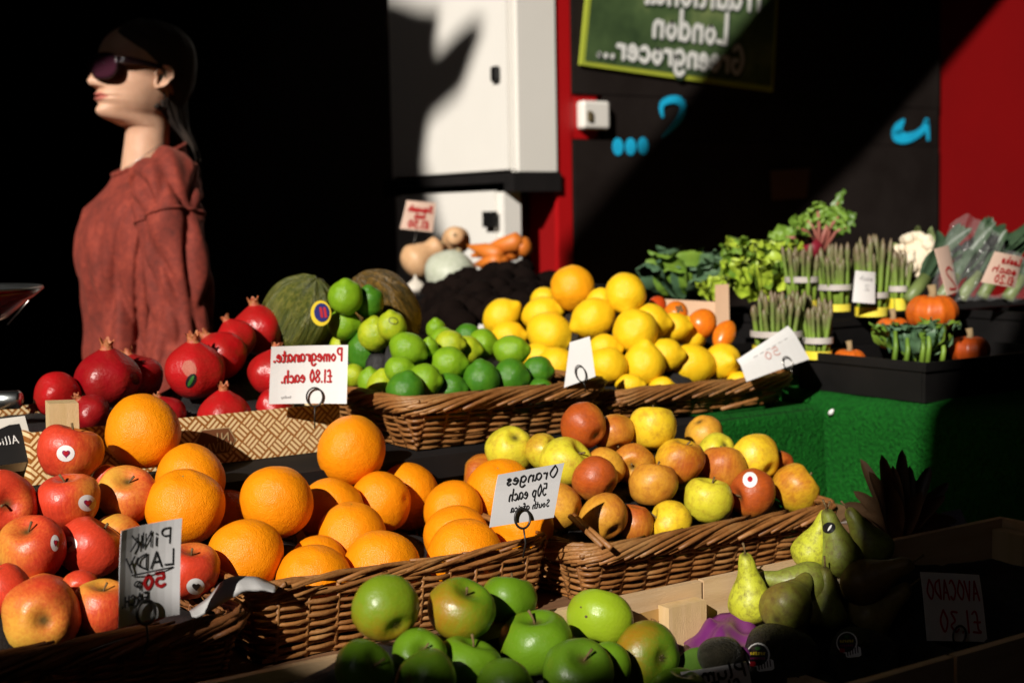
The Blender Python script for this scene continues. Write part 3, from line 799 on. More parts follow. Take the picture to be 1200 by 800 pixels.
russ = rows([
 ((684, 499, 28, 26), 'bright red-orange apple on top of the russet heap, at the lime basket', {'ax': (-.6, .4, -.68), 'col': OB, 'bl': 0.68}),
 ((719, 507, 23, 24), 'brownish yellow apple behind the red-orange top one', {'col': OB, 'bl': 0.40}),
 ((765, 501, 28, 28), 'clear yellow apple on top of the heap below the lemon basket', {'ax': (.1, 1, -.2), 'col': YL, 'bl': 0.17}),
 ((598, 527, 31, 26), 'yellow apple at the left end of the russet heap, over the orange', {'ax': (-.2, -.6, -.6), 'col': YG, 'bl': 0.27}),
 ((663, 541, 30, 29), 'yellow-green apple just above the Oranges card corner', {'ax': (.65, .55, .3), 'col': YG, 'bl': 0.23}),
 ((637, 529, 22, 20), 'small yellow apple peeping between two yellow ones', {'col': YG, 'bl': 0.35}),
 ((697, 561, 28, 26), 'red-orange apple right of the Oranges card', {'ax': (-.7, .35, -.5), 'col': OB, 'bl': 0.62}),
 ((708, 548, 23, 23), 'orange apple mostly hidden behind a redder one', {'col': OB, 'bl': 0.48}),
 ((742, 543, 24, 24), 'orange-yellow apple under the clear yellow top apple', {'col': OB, 'bl': 0.40}),
 ((766, 567, 32, 27), 'wide red-brown apple in the middle of the russet heap', {'ax': (.2, .95, -.1), 'col': OB, 'bl': 0.55}),
 ((796, 540, 27, 30), 'apple red on top and yellow below, right of the wide red-brown one', {'ax': (.3, .9, .1), 'col': YL, 'bl': 0.48}),
 ((825, 510, 23, 22), 'orange-yellow apple at the back of the heap', {'col': OB, 'bl': 0.35}),
 ((840, 529, 23, 22), 'greenish yellow apple in the second rank from the back', {'col': YG, 'bl': 0.20}),
 ((846, 549, 29, 26), 'dull golden apple above the stickered dark red one', {'ax': (.1, .9, -.3), 'col': OB, 'bl': 0.45}),
 ((886, 536, 27, 27), 'yellow apple with open calyx, against the green baize', {'ax': (-.5, .5, -.65), 'col': YL, 'bl': 0.33}),
 ((830, 586, 28, 28), 'plain yellow apple at the rim left of the stickered one', {'ax': (.15, .95, .05), 'col': YG, 'bl': 0.23}),
 ((882, 578, 27, 27), 'dark red apple with a white round sticker at the rim', {'ax': (-.85, -.15, .4), 'col': OB, 'bl': 0.72}),
 ((932, 571, 28, 27), 'rightmost yellow apple of the russet basket', {'ax': (.75, .55, .1), 'col': YL, 'bl': 0.40}),
 ((785, 612, 27, 24), 'low bright yellow apple at the middle of the rim', {'ax': (-.9, .3, .1), 'col': YL, 'bl': 0.15}),
 ((708, 605, 29, 28), 'orange-red apple showing its calyx at the left corner', {'ax': (-.4, .55, -.72), 'col': OB, 'bl': 0.51}),
 ((743, 613, 21, 24), 'dark red apple wedged behind the left corner apple', {'col': OB, 'bl': 0.72}),
 ((656, 593, 26, 27), 'half shaded orange-brown apple at the right edge of the card', {'col': OB, 'bl': 0.47}),
 ((912, 546, 17, 18), 'red sliver of apple behind the yellow one by the baize', {'col': OB, 'bl': 0.72}),
 ((564, 559, 27, 26), 'reddish apple peeking out left of the card behind an orange', {'ax': (-.95, .1, .1), 'col': YL, 'bl': 0.51, 'dz': .06}),
])
RUo, RUp = pile('russet', russ, on_rim(680, 648, 1.582, 965, 590, 1.832, .0013, left=.0006), OB, 'russet apples in the right basket')
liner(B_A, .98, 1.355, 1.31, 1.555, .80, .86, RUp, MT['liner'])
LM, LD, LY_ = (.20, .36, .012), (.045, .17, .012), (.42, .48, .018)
limes = rows([
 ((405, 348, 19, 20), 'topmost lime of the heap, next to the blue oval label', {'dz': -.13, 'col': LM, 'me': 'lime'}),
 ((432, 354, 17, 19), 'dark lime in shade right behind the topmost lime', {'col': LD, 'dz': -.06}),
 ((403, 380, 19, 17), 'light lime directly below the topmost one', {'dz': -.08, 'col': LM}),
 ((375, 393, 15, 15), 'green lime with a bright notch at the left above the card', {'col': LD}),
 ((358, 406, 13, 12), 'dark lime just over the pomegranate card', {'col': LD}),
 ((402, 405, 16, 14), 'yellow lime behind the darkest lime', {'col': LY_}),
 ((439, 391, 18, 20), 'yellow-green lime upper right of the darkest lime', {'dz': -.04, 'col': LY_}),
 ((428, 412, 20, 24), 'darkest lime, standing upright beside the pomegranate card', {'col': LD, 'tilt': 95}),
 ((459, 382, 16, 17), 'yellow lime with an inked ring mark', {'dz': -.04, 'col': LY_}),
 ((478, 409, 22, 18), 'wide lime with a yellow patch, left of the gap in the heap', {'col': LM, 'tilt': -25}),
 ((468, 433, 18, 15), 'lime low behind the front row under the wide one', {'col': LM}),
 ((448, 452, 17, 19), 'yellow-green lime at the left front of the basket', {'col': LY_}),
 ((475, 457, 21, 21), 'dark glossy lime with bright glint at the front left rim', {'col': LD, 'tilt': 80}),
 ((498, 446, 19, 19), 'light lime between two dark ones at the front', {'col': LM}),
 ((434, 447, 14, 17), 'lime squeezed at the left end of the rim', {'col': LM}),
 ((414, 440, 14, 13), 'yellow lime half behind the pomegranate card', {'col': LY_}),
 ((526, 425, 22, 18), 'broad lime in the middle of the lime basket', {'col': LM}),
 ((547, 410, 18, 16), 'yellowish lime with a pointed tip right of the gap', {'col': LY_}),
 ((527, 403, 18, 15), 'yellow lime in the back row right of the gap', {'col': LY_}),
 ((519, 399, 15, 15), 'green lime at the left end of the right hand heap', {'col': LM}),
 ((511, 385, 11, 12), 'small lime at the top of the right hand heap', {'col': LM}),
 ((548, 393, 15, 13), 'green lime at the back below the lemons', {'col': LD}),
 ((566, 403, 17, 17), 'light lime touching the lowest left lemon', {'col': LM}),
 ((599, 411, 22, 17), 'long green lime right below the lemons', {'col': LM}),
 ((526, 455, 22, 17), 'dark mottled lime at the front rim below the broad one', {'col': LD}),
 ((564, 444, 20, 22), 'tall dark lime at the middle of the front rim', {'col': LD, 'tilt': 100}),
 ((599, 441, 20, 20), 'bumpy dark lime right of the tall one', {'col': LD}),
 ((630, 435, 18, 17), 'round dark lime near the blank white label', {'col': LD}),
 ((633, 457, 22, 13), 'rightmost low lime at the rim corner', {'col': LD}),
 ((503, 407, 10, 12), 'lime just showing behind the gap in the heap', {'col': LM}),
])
LIo, LIp = pile('lime', limes, on_rim(478, 470, 1.834, 705, 446, 2.026, .0014, .05, .0018), LM, 'limes in the wicker basket')
liner(B_L, .945, 1.215, 1.635, 1.87, .94, 1.003, LIp, MT['liner'])
LE, LA = (.86, .54, .012), (.86, .36, .008)
lemons = rows([
 ((671, 338, 25, 25), 'amber round lemon on the very top of the heap', {'col': LA, 'me': 'roundlemon', 'ax': (-.85, -.3, .4)}),
 ((733, 344, 22, 23), 'bumpy lemon at the top right with its tip pointing down', {'col': LE, 'ax': (.05, -.75, .6)}),
 ((588, 371, 24, 19), 'smooth lemon at the left end of the heap', {'col': LE, 'tilt': 35}),
 ((638, 350, 14, 13), 'lemon tip peeping out left of the amber top one', {'col': LE}),
 ((636, 368, 25, 19), 'lemon lying just under the amber top one, left', {'col': LE, 'tilt': 15}),
 ((645, 391, 29, 23), 'large lemon slanting down above the blank white label', {'col': LE, 'tilt': -30}),
 ((695, 373, 27, 22), 'knobbly lemon in the middle of the upper row', {'col': LE, 'tilt': 200}),
 ((596, 394, 21, 17), 'lemon right behind the long green lime', {'col': LE}),
 ((632, 420, 20, 18), 'lemon low behind the round dark lime', {'col': LE}),
 ((652, 428, 20, 20), 'lemon at the left edge of the blank white label', {'col': LE}),
 ((712, 428, 23, 20), 'lemon with a shaded belly right of the blank label', {'col': LE, 'tilt': 170}),
 ((708, 408, 20, 16), 'lemon squeezed behind the one right of the blank label', {'col': LE}),
 ((744, 388, 26, 25), 'large round lemon in the centre of the heap', {'col': LE, 'me': 'roundlemon', 'ax': (-.5, .4, .6)}),
 ((762, 377, 20, 20), 'lemon half behind the large round one', {'col': LE}),
 ((755, 427, 23, 23), 'lemon with its nipple turned up at the front', {'col': LE, 'ax': (.12, .95, .2)}),
 ((805, 391, 23, 20), 'lemon with its stalk end facing the front, upper right', {'col': LE, 'ax': (-.35, .3, -.85)}),
 ((809, 427, 31, 22), 'longest lemon lying along the front rim', {'col': LE, 'tilt': 180}),
 ((846, 424, 20, 20), 'lemon next to the tilted white card', {'col': LE, 'ax': (.3, .1, .9)}),
 ((780, 416, 18, 18), 'lemon in the shaded gap left of the longest one', {'col': LE}),
 ((738, 451, 22, 12), 'lemon sunk behind the left end of the lemon rim', {'col': LE}),
 ((776, 453, 20, 11), 'lemon sunk behind the rim below the nipple-up one', {'col': LE}),
 ((866, 447, 15, 11), 'lemon at the rim just left of the tilted white card', {'col': LE}),
 ((790, 383, 17, 16), 'lemon hidden between the two upper right ones', {'col': LE}),
 ((704, 352, 15, 14), 'lemon top between the two highest lemons', {'col': LE}),
])
LEo, LEp = pile('lemon', lemons, on_rim(722, 468, 2.03, 938, 443, 2.25, .0014, .05, .0016), LE, 'lemons in the wicker basket')
liner(B_Y, 1.285, 1.61, 1.645, 1.915, .94, .978, LEp, MT['liner'])
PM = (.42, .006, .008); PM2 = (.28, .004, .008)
poms = rows([
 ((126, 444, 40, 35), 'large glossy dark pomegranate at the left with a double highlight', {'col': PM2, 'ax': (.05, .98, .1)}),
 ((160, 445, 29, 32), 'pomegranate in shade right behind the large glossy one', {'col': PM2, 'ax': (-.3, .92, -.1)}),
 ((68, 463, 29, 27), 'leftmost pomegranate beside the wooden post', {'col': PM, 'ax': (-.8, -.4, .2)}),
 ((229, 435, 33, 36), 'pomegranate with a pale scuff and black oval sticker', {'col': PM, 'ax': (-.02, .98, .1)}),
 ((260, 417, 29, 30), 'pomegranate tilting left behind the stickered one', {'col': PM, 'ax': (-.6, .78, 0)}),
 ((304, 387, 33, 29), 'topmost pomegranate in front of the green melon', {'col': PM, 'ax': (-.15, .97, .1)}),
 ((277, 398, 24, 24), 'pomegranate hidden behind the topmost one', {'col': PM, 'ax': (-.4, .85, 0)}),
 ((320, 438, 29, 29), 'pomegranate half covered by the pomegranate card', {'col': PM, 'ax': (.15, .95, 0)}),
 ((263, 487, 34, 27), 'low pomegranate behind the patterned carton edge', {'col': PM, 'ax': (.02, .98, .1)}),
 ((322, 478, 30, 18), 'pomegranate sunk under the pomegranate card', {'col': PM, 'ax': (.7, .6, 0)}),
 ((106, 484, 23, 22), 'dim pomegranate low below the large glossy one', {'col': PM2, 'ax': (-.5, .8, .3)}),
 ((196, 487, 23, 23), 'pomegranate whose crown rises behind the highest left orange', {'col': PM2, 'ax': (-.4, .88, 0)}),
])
PMo, PMp = pile('pome', poms, on_rim(118, 500, 1.72, 400, 473, 1.9, .0014, .055, .0006), PM, 'pomegranates in the carton')
# ------------------------------------------------------------------ patterned carton for the pomegranates
def carton_mat():
    m, n, l, b = new_mat('basketweave_print'); tc = n.new('ShaderNodeTexCoord').outputs['Object']
    sx = n.new('ShaderNodeSeparateXYZ'); l.new(tc, sx.inputs[0])
    def M(op, a, c=None): return mth(n, l, op, a, c)
    s = 1 / .0175
    u = M('MULTIPLY', M('ADD', sx.outputs[0], sx.outputs[2]), s * .7071); v = M('MULTIPLY', M('SUBTRACT', sx.outputs[0], sx.outputs[2]), s * .7071)
    chk = M('MODULO', M('ADD', M('FLOOR', u), M('ADD', M('FLOOR', v), 200.)), 2.)
    fu = M('FRACT', M('ADD', u, 100.)); fv = M('FRACT', M('ADD', v, 100.))
    def bars(across, along):
        k = M('FRACT', M('MULTIPLY', across, 3.)); a1 = M('GREATER_THAN', k, .28); a2 = M('LESS_THAN', k, .86)
        e = M('MULTIPLY', M('GREATER_THAN', along, .07), M('LESS_THAN', along, .93)); return M('MULTIPLY', M('MULTIPLY', a1, a2), e)
    A = bars(fu, fv); B = bars(fv, fu)
    f = M('ADD', M('MULTIPLY', A, chk), M('MULTIPLY', B, M('SUBTRACT', 1., chk)))
    col = mixc(n, l, f, (.34, .115, .016), (.88, .66, .36))
    l.new(col, b.inputs['Base Color']); b.inputs['Roughness'].default_value = .55; return m
MT['carton'] = carton_mat(); MT['cardbrown'] = mat('brown_card', (.16, .05, .018), (.18, .06, .02), 10, .6); MT['cardcream'] = mat('cream_print', (.60, .40, .20), None, 10, .6)
CT = empty('fruit_carton', (.68, 1.84, .931)); tag(CT, 'low cardboard carton with brown basketweave print holding pomegranates', 'carton')
tx0, tx1, ty0, ty1, tz0, tz1 = .46, .872, 1.712, 1.985, .931, .994
MB().box((tx0, ty0, tz0), (tx1, ty0 + .004, tz1)).build('front_panel', MT['carton'], CT, False)
MB().box((tx0, ty1 - .004, tz0), (tx1, ty1, tz1)).build('back_panel', MT['carton'], CT, False)
MB().box((tx0, ty0 + .0042, tz0), (tx0 + .004, ty1 - .0042, tz1)).build('side_panel', MT['carton'], CT, False)
MB().box((tx1 - .004, ty0 + .0042, tz0), (tx1, ty1 - .0042, tz1)).build('side_panel', MT['carton'], CT, False)
MB().box((tx0 + .005, ty0 + .005, tz0 + .001), (tx1 - .005, ty1 - .005, tz0 + .004)).build('bottom', MT['carton'], CT, False)
hx = ony(252, 517, ty0); hz = hx.z
pts = [(-.028, .0), (-.019, .017), (.019, .017), (.028, 0), (.019, -.017), (-.019, -.017)]
for sc, off, mm, nm in ((1.0, .0008, MT['cardcream'], 'emblem_edge'), (.93, .0014, MT['cardbrown'], 'emblem')):
    wobj(nm, [Vector((hx.x + a * sc, ty0 - off, hz + c * sc)) for a, c in pts], [(0, 1, 2, 3, 4, 5)], mm, CT, False)
liner(CT, tx0 + .008, tx1 - .008, ty0 + .008, ty1 - .008, tz0 + .006, tz1, PMp, MT['liner'], 'carton_liner')
# ------------------------------------------------------------------ crates, green apples, pears, avocados
def slat_crate(name, label, x0, x1, y0, y1, z0, z1, m, mv, skip=()):
    c = empty(name, ((x0 + x1) / 2, (y0 + y1) / 2, z0)); tag(c, label, 'crate', 'pale wooden crates')
    h = z1 - z0; t = .009
    for k, (a, b_) in enumerate(((0, .42), (.52, 1))):
        za, zb_ = z0 + .012 + a * (h - .012), z0 + .012 + b_ * (h - .012)
        MB().box((x0, y1 - t, za), (x1, y1, zb_)).build('slat', m, c, False)
        MB().box((x0, y0, za), (x1, y0 + t, zb_)).build('slat', m, c, False)
        for xx, sk in ((x0, 'l'), (x1 - t, 'r')):
            if k == 0 or sk not in skip: MB().box((xx, y0 + t + .001, za), (xx + t, y1 - t - .001, zb_)).build('slat', m, c, False)
    for k in range(5):
        ya = y0 + .004 + (y1 - y0 - .008) * k / 5
        MB().box((x0 + .002, ya, z0), (x1 - .002, ya + (y1 - y0) / 5 - .006, z0 + .008)).build('bottom_slat', m, c, False)
    return c
YB = 1.141
xp = onz(858, 700, .84).x
c1 = slat_crate('wooden_crate', 'pale wooden crate of green apples in front of the orange basket', .36, xp + .002, .80, YB, .717, .847, MT['pine'], MT['pine_v'], ('r',))
c2 = slat_crate('wooden_crate', 'pale wooden crate of pears and avocados at the lower right', xp + .006, 1.52, .80, YB + .001, .717, .847, MT['pine'], MT['pine_v'], ('l',))
MB().box((xp - .060, YB - .028, .727), (xp - .008, YB - .0105, .832)).build('corner_post', MT['pine_v'], c1, False)
for xx in (1.49,):
    MB().box((xx, YB - .055, .727), (xx + .02, YB - .0105, .836)).build('corner_post', MT['pine_v'], c2, False)
# printed slip stapled between the slats
sl = [onz(735, 722, .82), onz(860, 702, .82)]
ys = YB - .0115
MT['slip'] = mat('buff_slip', (.42, .24, .075), (.48, .28, .09), 10, .6)
ax_, bx_ = ony(737, 719, ys), ony(815, 700, ys)
vs = [Vector((ax_.x, ys, ax_.z - .026)), Vector((bx_.x, ys, bx_.z - .026)), Vector((bx_.x, ys, bx_.z - .002)), Vector((ax_.x, ys, ax_.z - .002))]
slip = wobj('printed_slip', vs, [(0, 1, 2, 3)], MT['slip'], c1, False)
b = MB(); rnd = random.Random(4)
for k in range(13):
    if k in (6, 9): continue
    x = ax_.x + .022 + k * .0052; z = (ax_.z + bx_.z) / 2 - .0135
    pts = [Vector((x + q * .0012, 0, z + rnd.uniform(-.0035, .0035))) for q in range(4)]
    v_, f_ = ribbon([Vector((p.x, ys, p.z)) for p in pts], .0009, Vector((0, -1, 0)), .0006); b.add(v_, f_)
b.build('lettering', MT['brownwood'], slip)
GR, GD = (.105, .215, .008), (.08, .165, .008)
gapples = rows([
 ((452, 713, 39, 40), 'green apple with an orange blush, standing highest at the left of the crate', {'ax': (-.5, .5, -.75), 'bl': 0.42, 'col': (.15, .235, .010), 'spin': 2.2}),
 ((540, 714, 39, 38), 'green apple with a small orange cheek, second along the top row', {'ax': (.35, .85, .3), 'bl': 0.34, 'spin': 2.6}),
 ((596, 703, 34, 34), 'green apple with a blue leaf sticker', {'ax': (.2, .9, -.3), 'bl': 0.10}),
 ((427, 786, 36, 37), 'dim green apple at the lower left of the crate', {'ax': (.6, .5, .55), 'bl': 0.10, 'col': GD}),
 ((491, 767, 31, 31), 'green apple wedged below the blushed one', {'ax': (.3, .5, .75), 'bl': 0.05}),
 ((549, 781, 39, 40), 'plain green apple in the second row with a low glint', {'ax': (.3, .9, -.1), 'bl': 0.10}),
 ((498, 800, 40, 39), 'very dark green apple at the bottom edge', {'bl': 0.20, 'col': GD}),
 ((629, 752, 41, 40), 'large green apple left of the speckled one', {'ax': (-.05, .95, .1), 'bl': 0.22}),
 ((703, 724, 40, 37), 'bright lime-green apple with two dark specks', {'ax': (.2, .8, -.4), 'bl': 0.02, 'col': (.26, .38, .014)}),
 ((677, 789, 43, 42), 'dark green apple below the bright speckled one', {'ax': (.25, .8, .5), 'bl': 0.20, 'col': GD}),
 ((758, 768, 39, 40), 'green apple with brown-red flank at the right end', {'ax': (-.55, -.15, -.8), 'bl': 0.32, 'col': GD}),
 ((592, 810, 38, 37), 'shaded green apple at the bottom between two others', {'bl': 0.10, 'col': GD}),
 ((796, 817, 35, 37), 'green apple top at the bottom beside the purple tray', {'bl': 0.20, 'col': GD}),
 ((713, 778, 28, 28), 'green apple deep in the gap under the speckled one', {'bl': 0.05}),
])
GAo, GAp = pile('greenapple', gapples, lambda r, lo=False: .9 if lo else 1.090 / (.829 - .559 * (r['p'][0] - 600) / F) + (713 - r['p'][1]) * .0010, GR, 'green apples in the crate')
liner(c1, .372, xp - .012, .815, YB - .012, .728, .847, GAp, MT['liner'], 'crate_liner')
# pears
PEARS = {b_: (pear_mesh(i, b_), pear_stem(b_)) for i, b_ in enumerate((.1, .28, -.2))}
def pear(px, py, Y, size_px, ax, bend, col, bl, label, spin=0):
    me, stm = PEARS[bend]; r = size_px * Y / F
    o = link('pear', me); M = Matrix.Translation(at(px, py, Y)) @ basis(camvec(*ax), spin).to_4x4() @ Matrix.Diagonal((r, r, r, 1))
    o.matrix_world = M; FR[o.name] = M; o.color = col + (bl,); tag(o, label, 'pear', 'pears in the crate'); link('stem', stm, o); return o
PGr, PGd, PBr = (.46, .48, .03), (.20, .23, .03), (.17, .13, .03)
PRo = [
 pear(880, 704, 1.50, 27, (-.13, .98, .1), .1, PGr, .08, 'bright yellow-green pear standing upright beside the crate corner'),
 pear(922, 710, 1.47, 31, (.55, .28, -.78), .1, PGd, .42, 'speckled pear lying with its brown calyx to the front'),
 pear(945, 684, 1.535, 27, (-.93, .12, .1), -.2, PGd, .25, 'green pear lying behind the speckled one'),
 pear(984, 650, 1.565, 26, (-.28, .95, .05), .1, PGd, .3, 'pear standing upright with a black oval sticker'),
 pear(951, 645, 1.575, 23, (.35, .93, 0), .1, PGr, .2, 'pear half hidden left of the one with the black sticker'),
 pear(1022, 640, 1.62, 24, (-.55, .83, 0), .28, PGd, .35, 'pear leaning left beside the pineapple leaves'),
 pear(1014, 682, 1.54, 28, (.75, .45, .3), .1, PBr, .55, 'brownish round pear in half shade in front of the leaning one'),
 pear(986, 684, 1.575, 23, (.1, .6, -.7), .1, PBr, .6, 'russet pear squeezed behind the brownish round one'),
 pear(968, 716, 1.52, 24, (.0, .95, -.1), .1, PGd, .45, 'dim small pear with its neck up near the avocados'),
 pear(1020, 722, 1.54, 27, (.75, .62, .1), .1, PBr, .5, 'dark pear slanting up to the right in deep shade'),
]
MT['darkstick'] = mat('black_sticker', (.012, .012, .013), None, 10, .3); MT['redprint'] = mat('red_print', (.45, .01, .02), None, 10, .4); MT['purpleprint'] = mat('purple_print', (.28, .02, .10), None, 10, .4)
MT['blueprint'] = mat('blue_print', (.01, .28, .62), None, 10, .4); MT['greenprint'] = mat('green_print', (.03, .14, .02), None, 10, .4); MT['yellowprint'] = mat('yellow_print', (.75, .55, .02), None, 10, .4)
MT['navyprint'] = mat('navy_print', (.008, .012, .14), None, 10, .4)
patch(PRo[3], 971.5, 618, 7.5, 6.5, MT['darkstick'], rot=.3)
patch(PRo[3], 972.5, 618, 1.2, 4.2, MT['paper'], 'sticker_mark', .001, rot=-.5)
# stickers on the apples
for o, x, y, mk in ((PKo[0], 77, 531, 'heart'), (PKo[1], 102, 589, 'heart'), (PKo[5], 80.5, 637.5, 'heart'), (PKo[4], 64, 636, 'heart'), (PKo[11], 229, 686.5, 'dark')):
    rx = 10.5 if o is not PKo[4] else 5
    s = patch(o, x, y, rx, 9.5, MT['paper'], 'sticker', .0005)
    patch(o, x + .5, y, rx * .5, 5, MT['purpleprint'] if mk == 'heart' else MT['darkstick'], 'sticker_heart', .0009, 'heart')
    if mk == 'heart': patch(o, x + .5, y - .5, rx * .28, 2.4, MT['redprint'], 'sticker_print', .0012)
patch(RUo[16], 879, 562, 8.5, 9, MT['paper']); patch(RUo[16], 879, 561.5, 3, 3.4, MT['redprint'], 'sticker_print', .001)
patch(GAo[2], 568, 687, 6, 6.5, MT['blueprint'], rot=.3, shape='rect'); patch(GAo[2], 573.5, 680, 2, 4.5, MT['greenprint'], 'sticker_leaf', .0008, rot=-.5)
patch(GAo[8], 687, 722, 1.6, 1.6, MT['calyx'], 'speck'); patch(GAo[8], 681, 711, 1.1, 1.1, MT['calyx'], 'speck')
patch(PMo[3], 224, 446, 5.5, 9, MT['darkstick'], rot=-.5); patch(PMo[3], 224, 446, 2, 7, MT['greenprint'], 'sticker_print', .001, rot=-.5)
MT['scuff'] = mat('pale_scuff', (.42, .13, .08), (.36, .06, .04), 30, .7)
patch(PMo[3], 222, 432, 8, 10, MT['scuff'], 'scuff', .0003, rot=.4)
patch(PMo[0], 158, 443, 5, 8, MT['darkstick'], rot=.4); patch(PMo[0], 158, 443, 2.2, 5, MT['greenprint'], 'sticker_print', .001, rot=.4)
MT['limeink'] = mat('ring_ink', (.10, .12, .01), None, 10, .6)
patch(LIo[8], 461, 376, 6, 4.2, MT['limeink'], 'ring_mark', .0004, rot=-.3); ri = patch(LIo[8], 461, 376, 4.6, 2.8, MT['lime'], 'ring_inside', .0007, rot=-.3)
if ri: ri.color = LIo[8].color
# avocados
MT['avocado'] = mat('avocado_skin', (.018, .016, .010), (.035, .030, .018), 3, .45, .7, 9, bdist=.03)
def avocado_mesh(sd):
    r = sm([0, .2, .6, 1.1, 1.6, 1.9, 2.0], [.12, .55, .95, .98, .68, .36, .1]); pr = [(max(.02, r(2.0 * (1 - j / 27))), 2.0 * (1 - j / 27) - .85) for j in range(28)]
    vs, fs = lathe(pr, 30, lambda v: lump(v, .05, 1.4, sd)); return mesh_data('avocado', vs, fs, MT['avocado'])
AVM = avocado_mesh(2); AVO = []
for px, py, Y, s, ax, lab in ((842, 774, 1.39, 29, (.5, .6, .3), 'black avocado on the purple tray with a bar code label'), (908, 776, 1.42, 46, (.85, .35, .15), 'large black avocado with a round white-rimmed label'),
                         (1006, 776, 1.46, 42, (.85, .3, -.1), 'black avocado with a half seen round label, further right'), (1092, 785, 1.48, 33, (.8, .3, .2), 'black avocado in the dark under the avocado card')):
    o = link('avocado', AVM); r = s * Y / F; M = Matrix.Translation(at(px, py, Y)) @ basis(camvec(*ax), 1.0).to_4x4() @ Matrix.Diagonal((r, r, r, 1))
    o.matrix_world = M; FR[o.name] = M; tag(o, lab, 'avocado', 'avocados in the crate'); AVO.append(o)
def av_label(o, x, y, rot, s=1.0):
    patch(o, x + 8 * s, y + 12 * s, 10 * s, 6.5 * s, MT['paper'], 'bar_code', .0006, 'rect', rot)
    for k in range(5): patch(o, x + 1 * s + 3.2 * k * s, y + 13 * s - k * .9, .7 * s, 4 * s, MT['darkstick'], 'bar', .0010, 'rect', rot)
    patch(o, x, y, 13.5 * s, 14 * s, MT['paper'], 'round_label', .0010); patch(o, x, y, 11.6 * s, 12 * s, MT['darkstick'], 'label_ground', .0014)
    patch(o, x, y - 7 * s, 3 * s, 2 * s, MT['greenprint'], 'label_leaf', .0018)
    for k in range(6): patch(o, x + (k - 2.5) * 2.9 * s, y - 1.5 * s, 1.0 * s, 1.8 * s, MT['yellowprint'], 'label_print', .0018, 'rect', .2 * (-1) ** k)
    for k in range(7): patch(o, x + (k - 3) * 2.4 * s, y + 4 * s, .8 * s, 1.3 * s, MT['purpleprint'], 'label_print', .0018, 'rect', .2)
    patch(o, x - 5 * s, y + 10 * s, 3.2 * s, 2.6 * s, MT['redprint'], 'label_flash', .0020, 'rect')
av_label(AVO[1], 889, 767, .12); av_label(AVO[2], 993, 753, .1, .9)
patch(AVO[0], 858, 747, 12, 5.5, MT['paper'], 'bar_code', .0008, 'rect', -.45)
for k in range(6): patch(AVO[0], 851 + 2.8 * k, 745.5 + k * 1.3, .7, 3.6, MT['darkstick'], 'bar', .0012, 'rect', -.45)
# purple moulded tray
MT['purple'] = mat('purple_tray', (.12, .016, .11), (.18, .03, .16), 6, .35, .2, 20)
vs = []; nu, nv = 30, 22
for j in range(nv):
    for i in range(nu):
        u, v = i / (nu - 1), j / (nv - 1); p = at(796 + 100 * u, 0, 1.40 + .10 * v)
        z = .792 + .022 * math.sin(u * math.pi) * (.3 + .7 * v) + .004 * math.sin(u * 11) * math.cos(v * 6) + .010 * noise.noise((u * 5, v * 4, 3))
        vs.append((p.x, p.y, z))
tag(wobj('fruit_tray', vs, grid_faces(nu, nv), MT['purple']), 'shiny purple moulded fruit tray under the avocados', 'tray').modifiers.new('s', 'SOLIDIFY').thickness = .0012
liner(c2, xp + .02, 1.505, .815, YB - .012, .728, .847, [(FR[o.name].translation.copy(), 26 * 1.5 / F) for o in PRo + AVO], MT['liner'], 'crate_liner')
# leaves at the bottom
MT['leafgreen'] = mat('green_leaf', (.05, .11, .012), (.09, .17, .02), 12, .45, .3, 30)
MT['leafdark'] = mat('teal_leaf', (.05, .115, .06), (.13, .22, .11), 7, .5, .4, 30)
MT['leaflight'] = mat('yellow_green_leaf', (.30, .42, .03), (.44, .54, .05), 8, .5, .4, 30)
MT['leafmid'] = mat('mid_green_leaf', (.10, .20, .02), (.20, .31, .035), 10, .5, .4, 30)
def leaf(pts, wid, nrm, cup=.25, crinkle=0., nseg=12, nw=5, seed=0, tip=True):
    """leaf blade along pts (world); wid = half width; nrm = facing"""
    P = catmull(pts, max(2, nseg // (len(pts) - 1))); N = len(P); vs = []
    for i, p in enumerate(P):
        t = i / (N - 1); T = (P[min(i + 1, N - 1)] - P[max(i - 1, 0)]).normalized(); S = T.cross(nrm).normalized(); U = S.cross(T).normalized()
        w = wid * (math.sin(math.pi * min(1, t * .92 + .08)) ** .65 if tip else (math.sin(math.pi * (t * .75 + .1)) ** .7))
        for k in range(nw):
            s = 2 * k / (nw - 1) - 1
            vs.append(p + S * (s * w) + U * (cup * w * s * s + crinkle * wid * (noise.noise((t * 7, s * 2.5, seed)) + .5 * noise.noise((t * 16, s * 6, seed)) + .55 * abs(s) ** 3 * math.sin(t * 19 + seed * 2 + 3 * s) * (crinkle > .15))))
    return vs, grid_faces(nw, N)
vs, fs = leaf([at(796, 783, 1.37), at(820, 772, 1.385), at(850, 780, 1.40)], .012, camvec(0, .6, .8), .2)
o = tag(wobj('leaf', vs, fs, MT['leafgreen']), 'single curled green leaf lying by the avocados', 'leaf'); o.modifiers.new('s', 'SOLIDIFY').thickness = .001
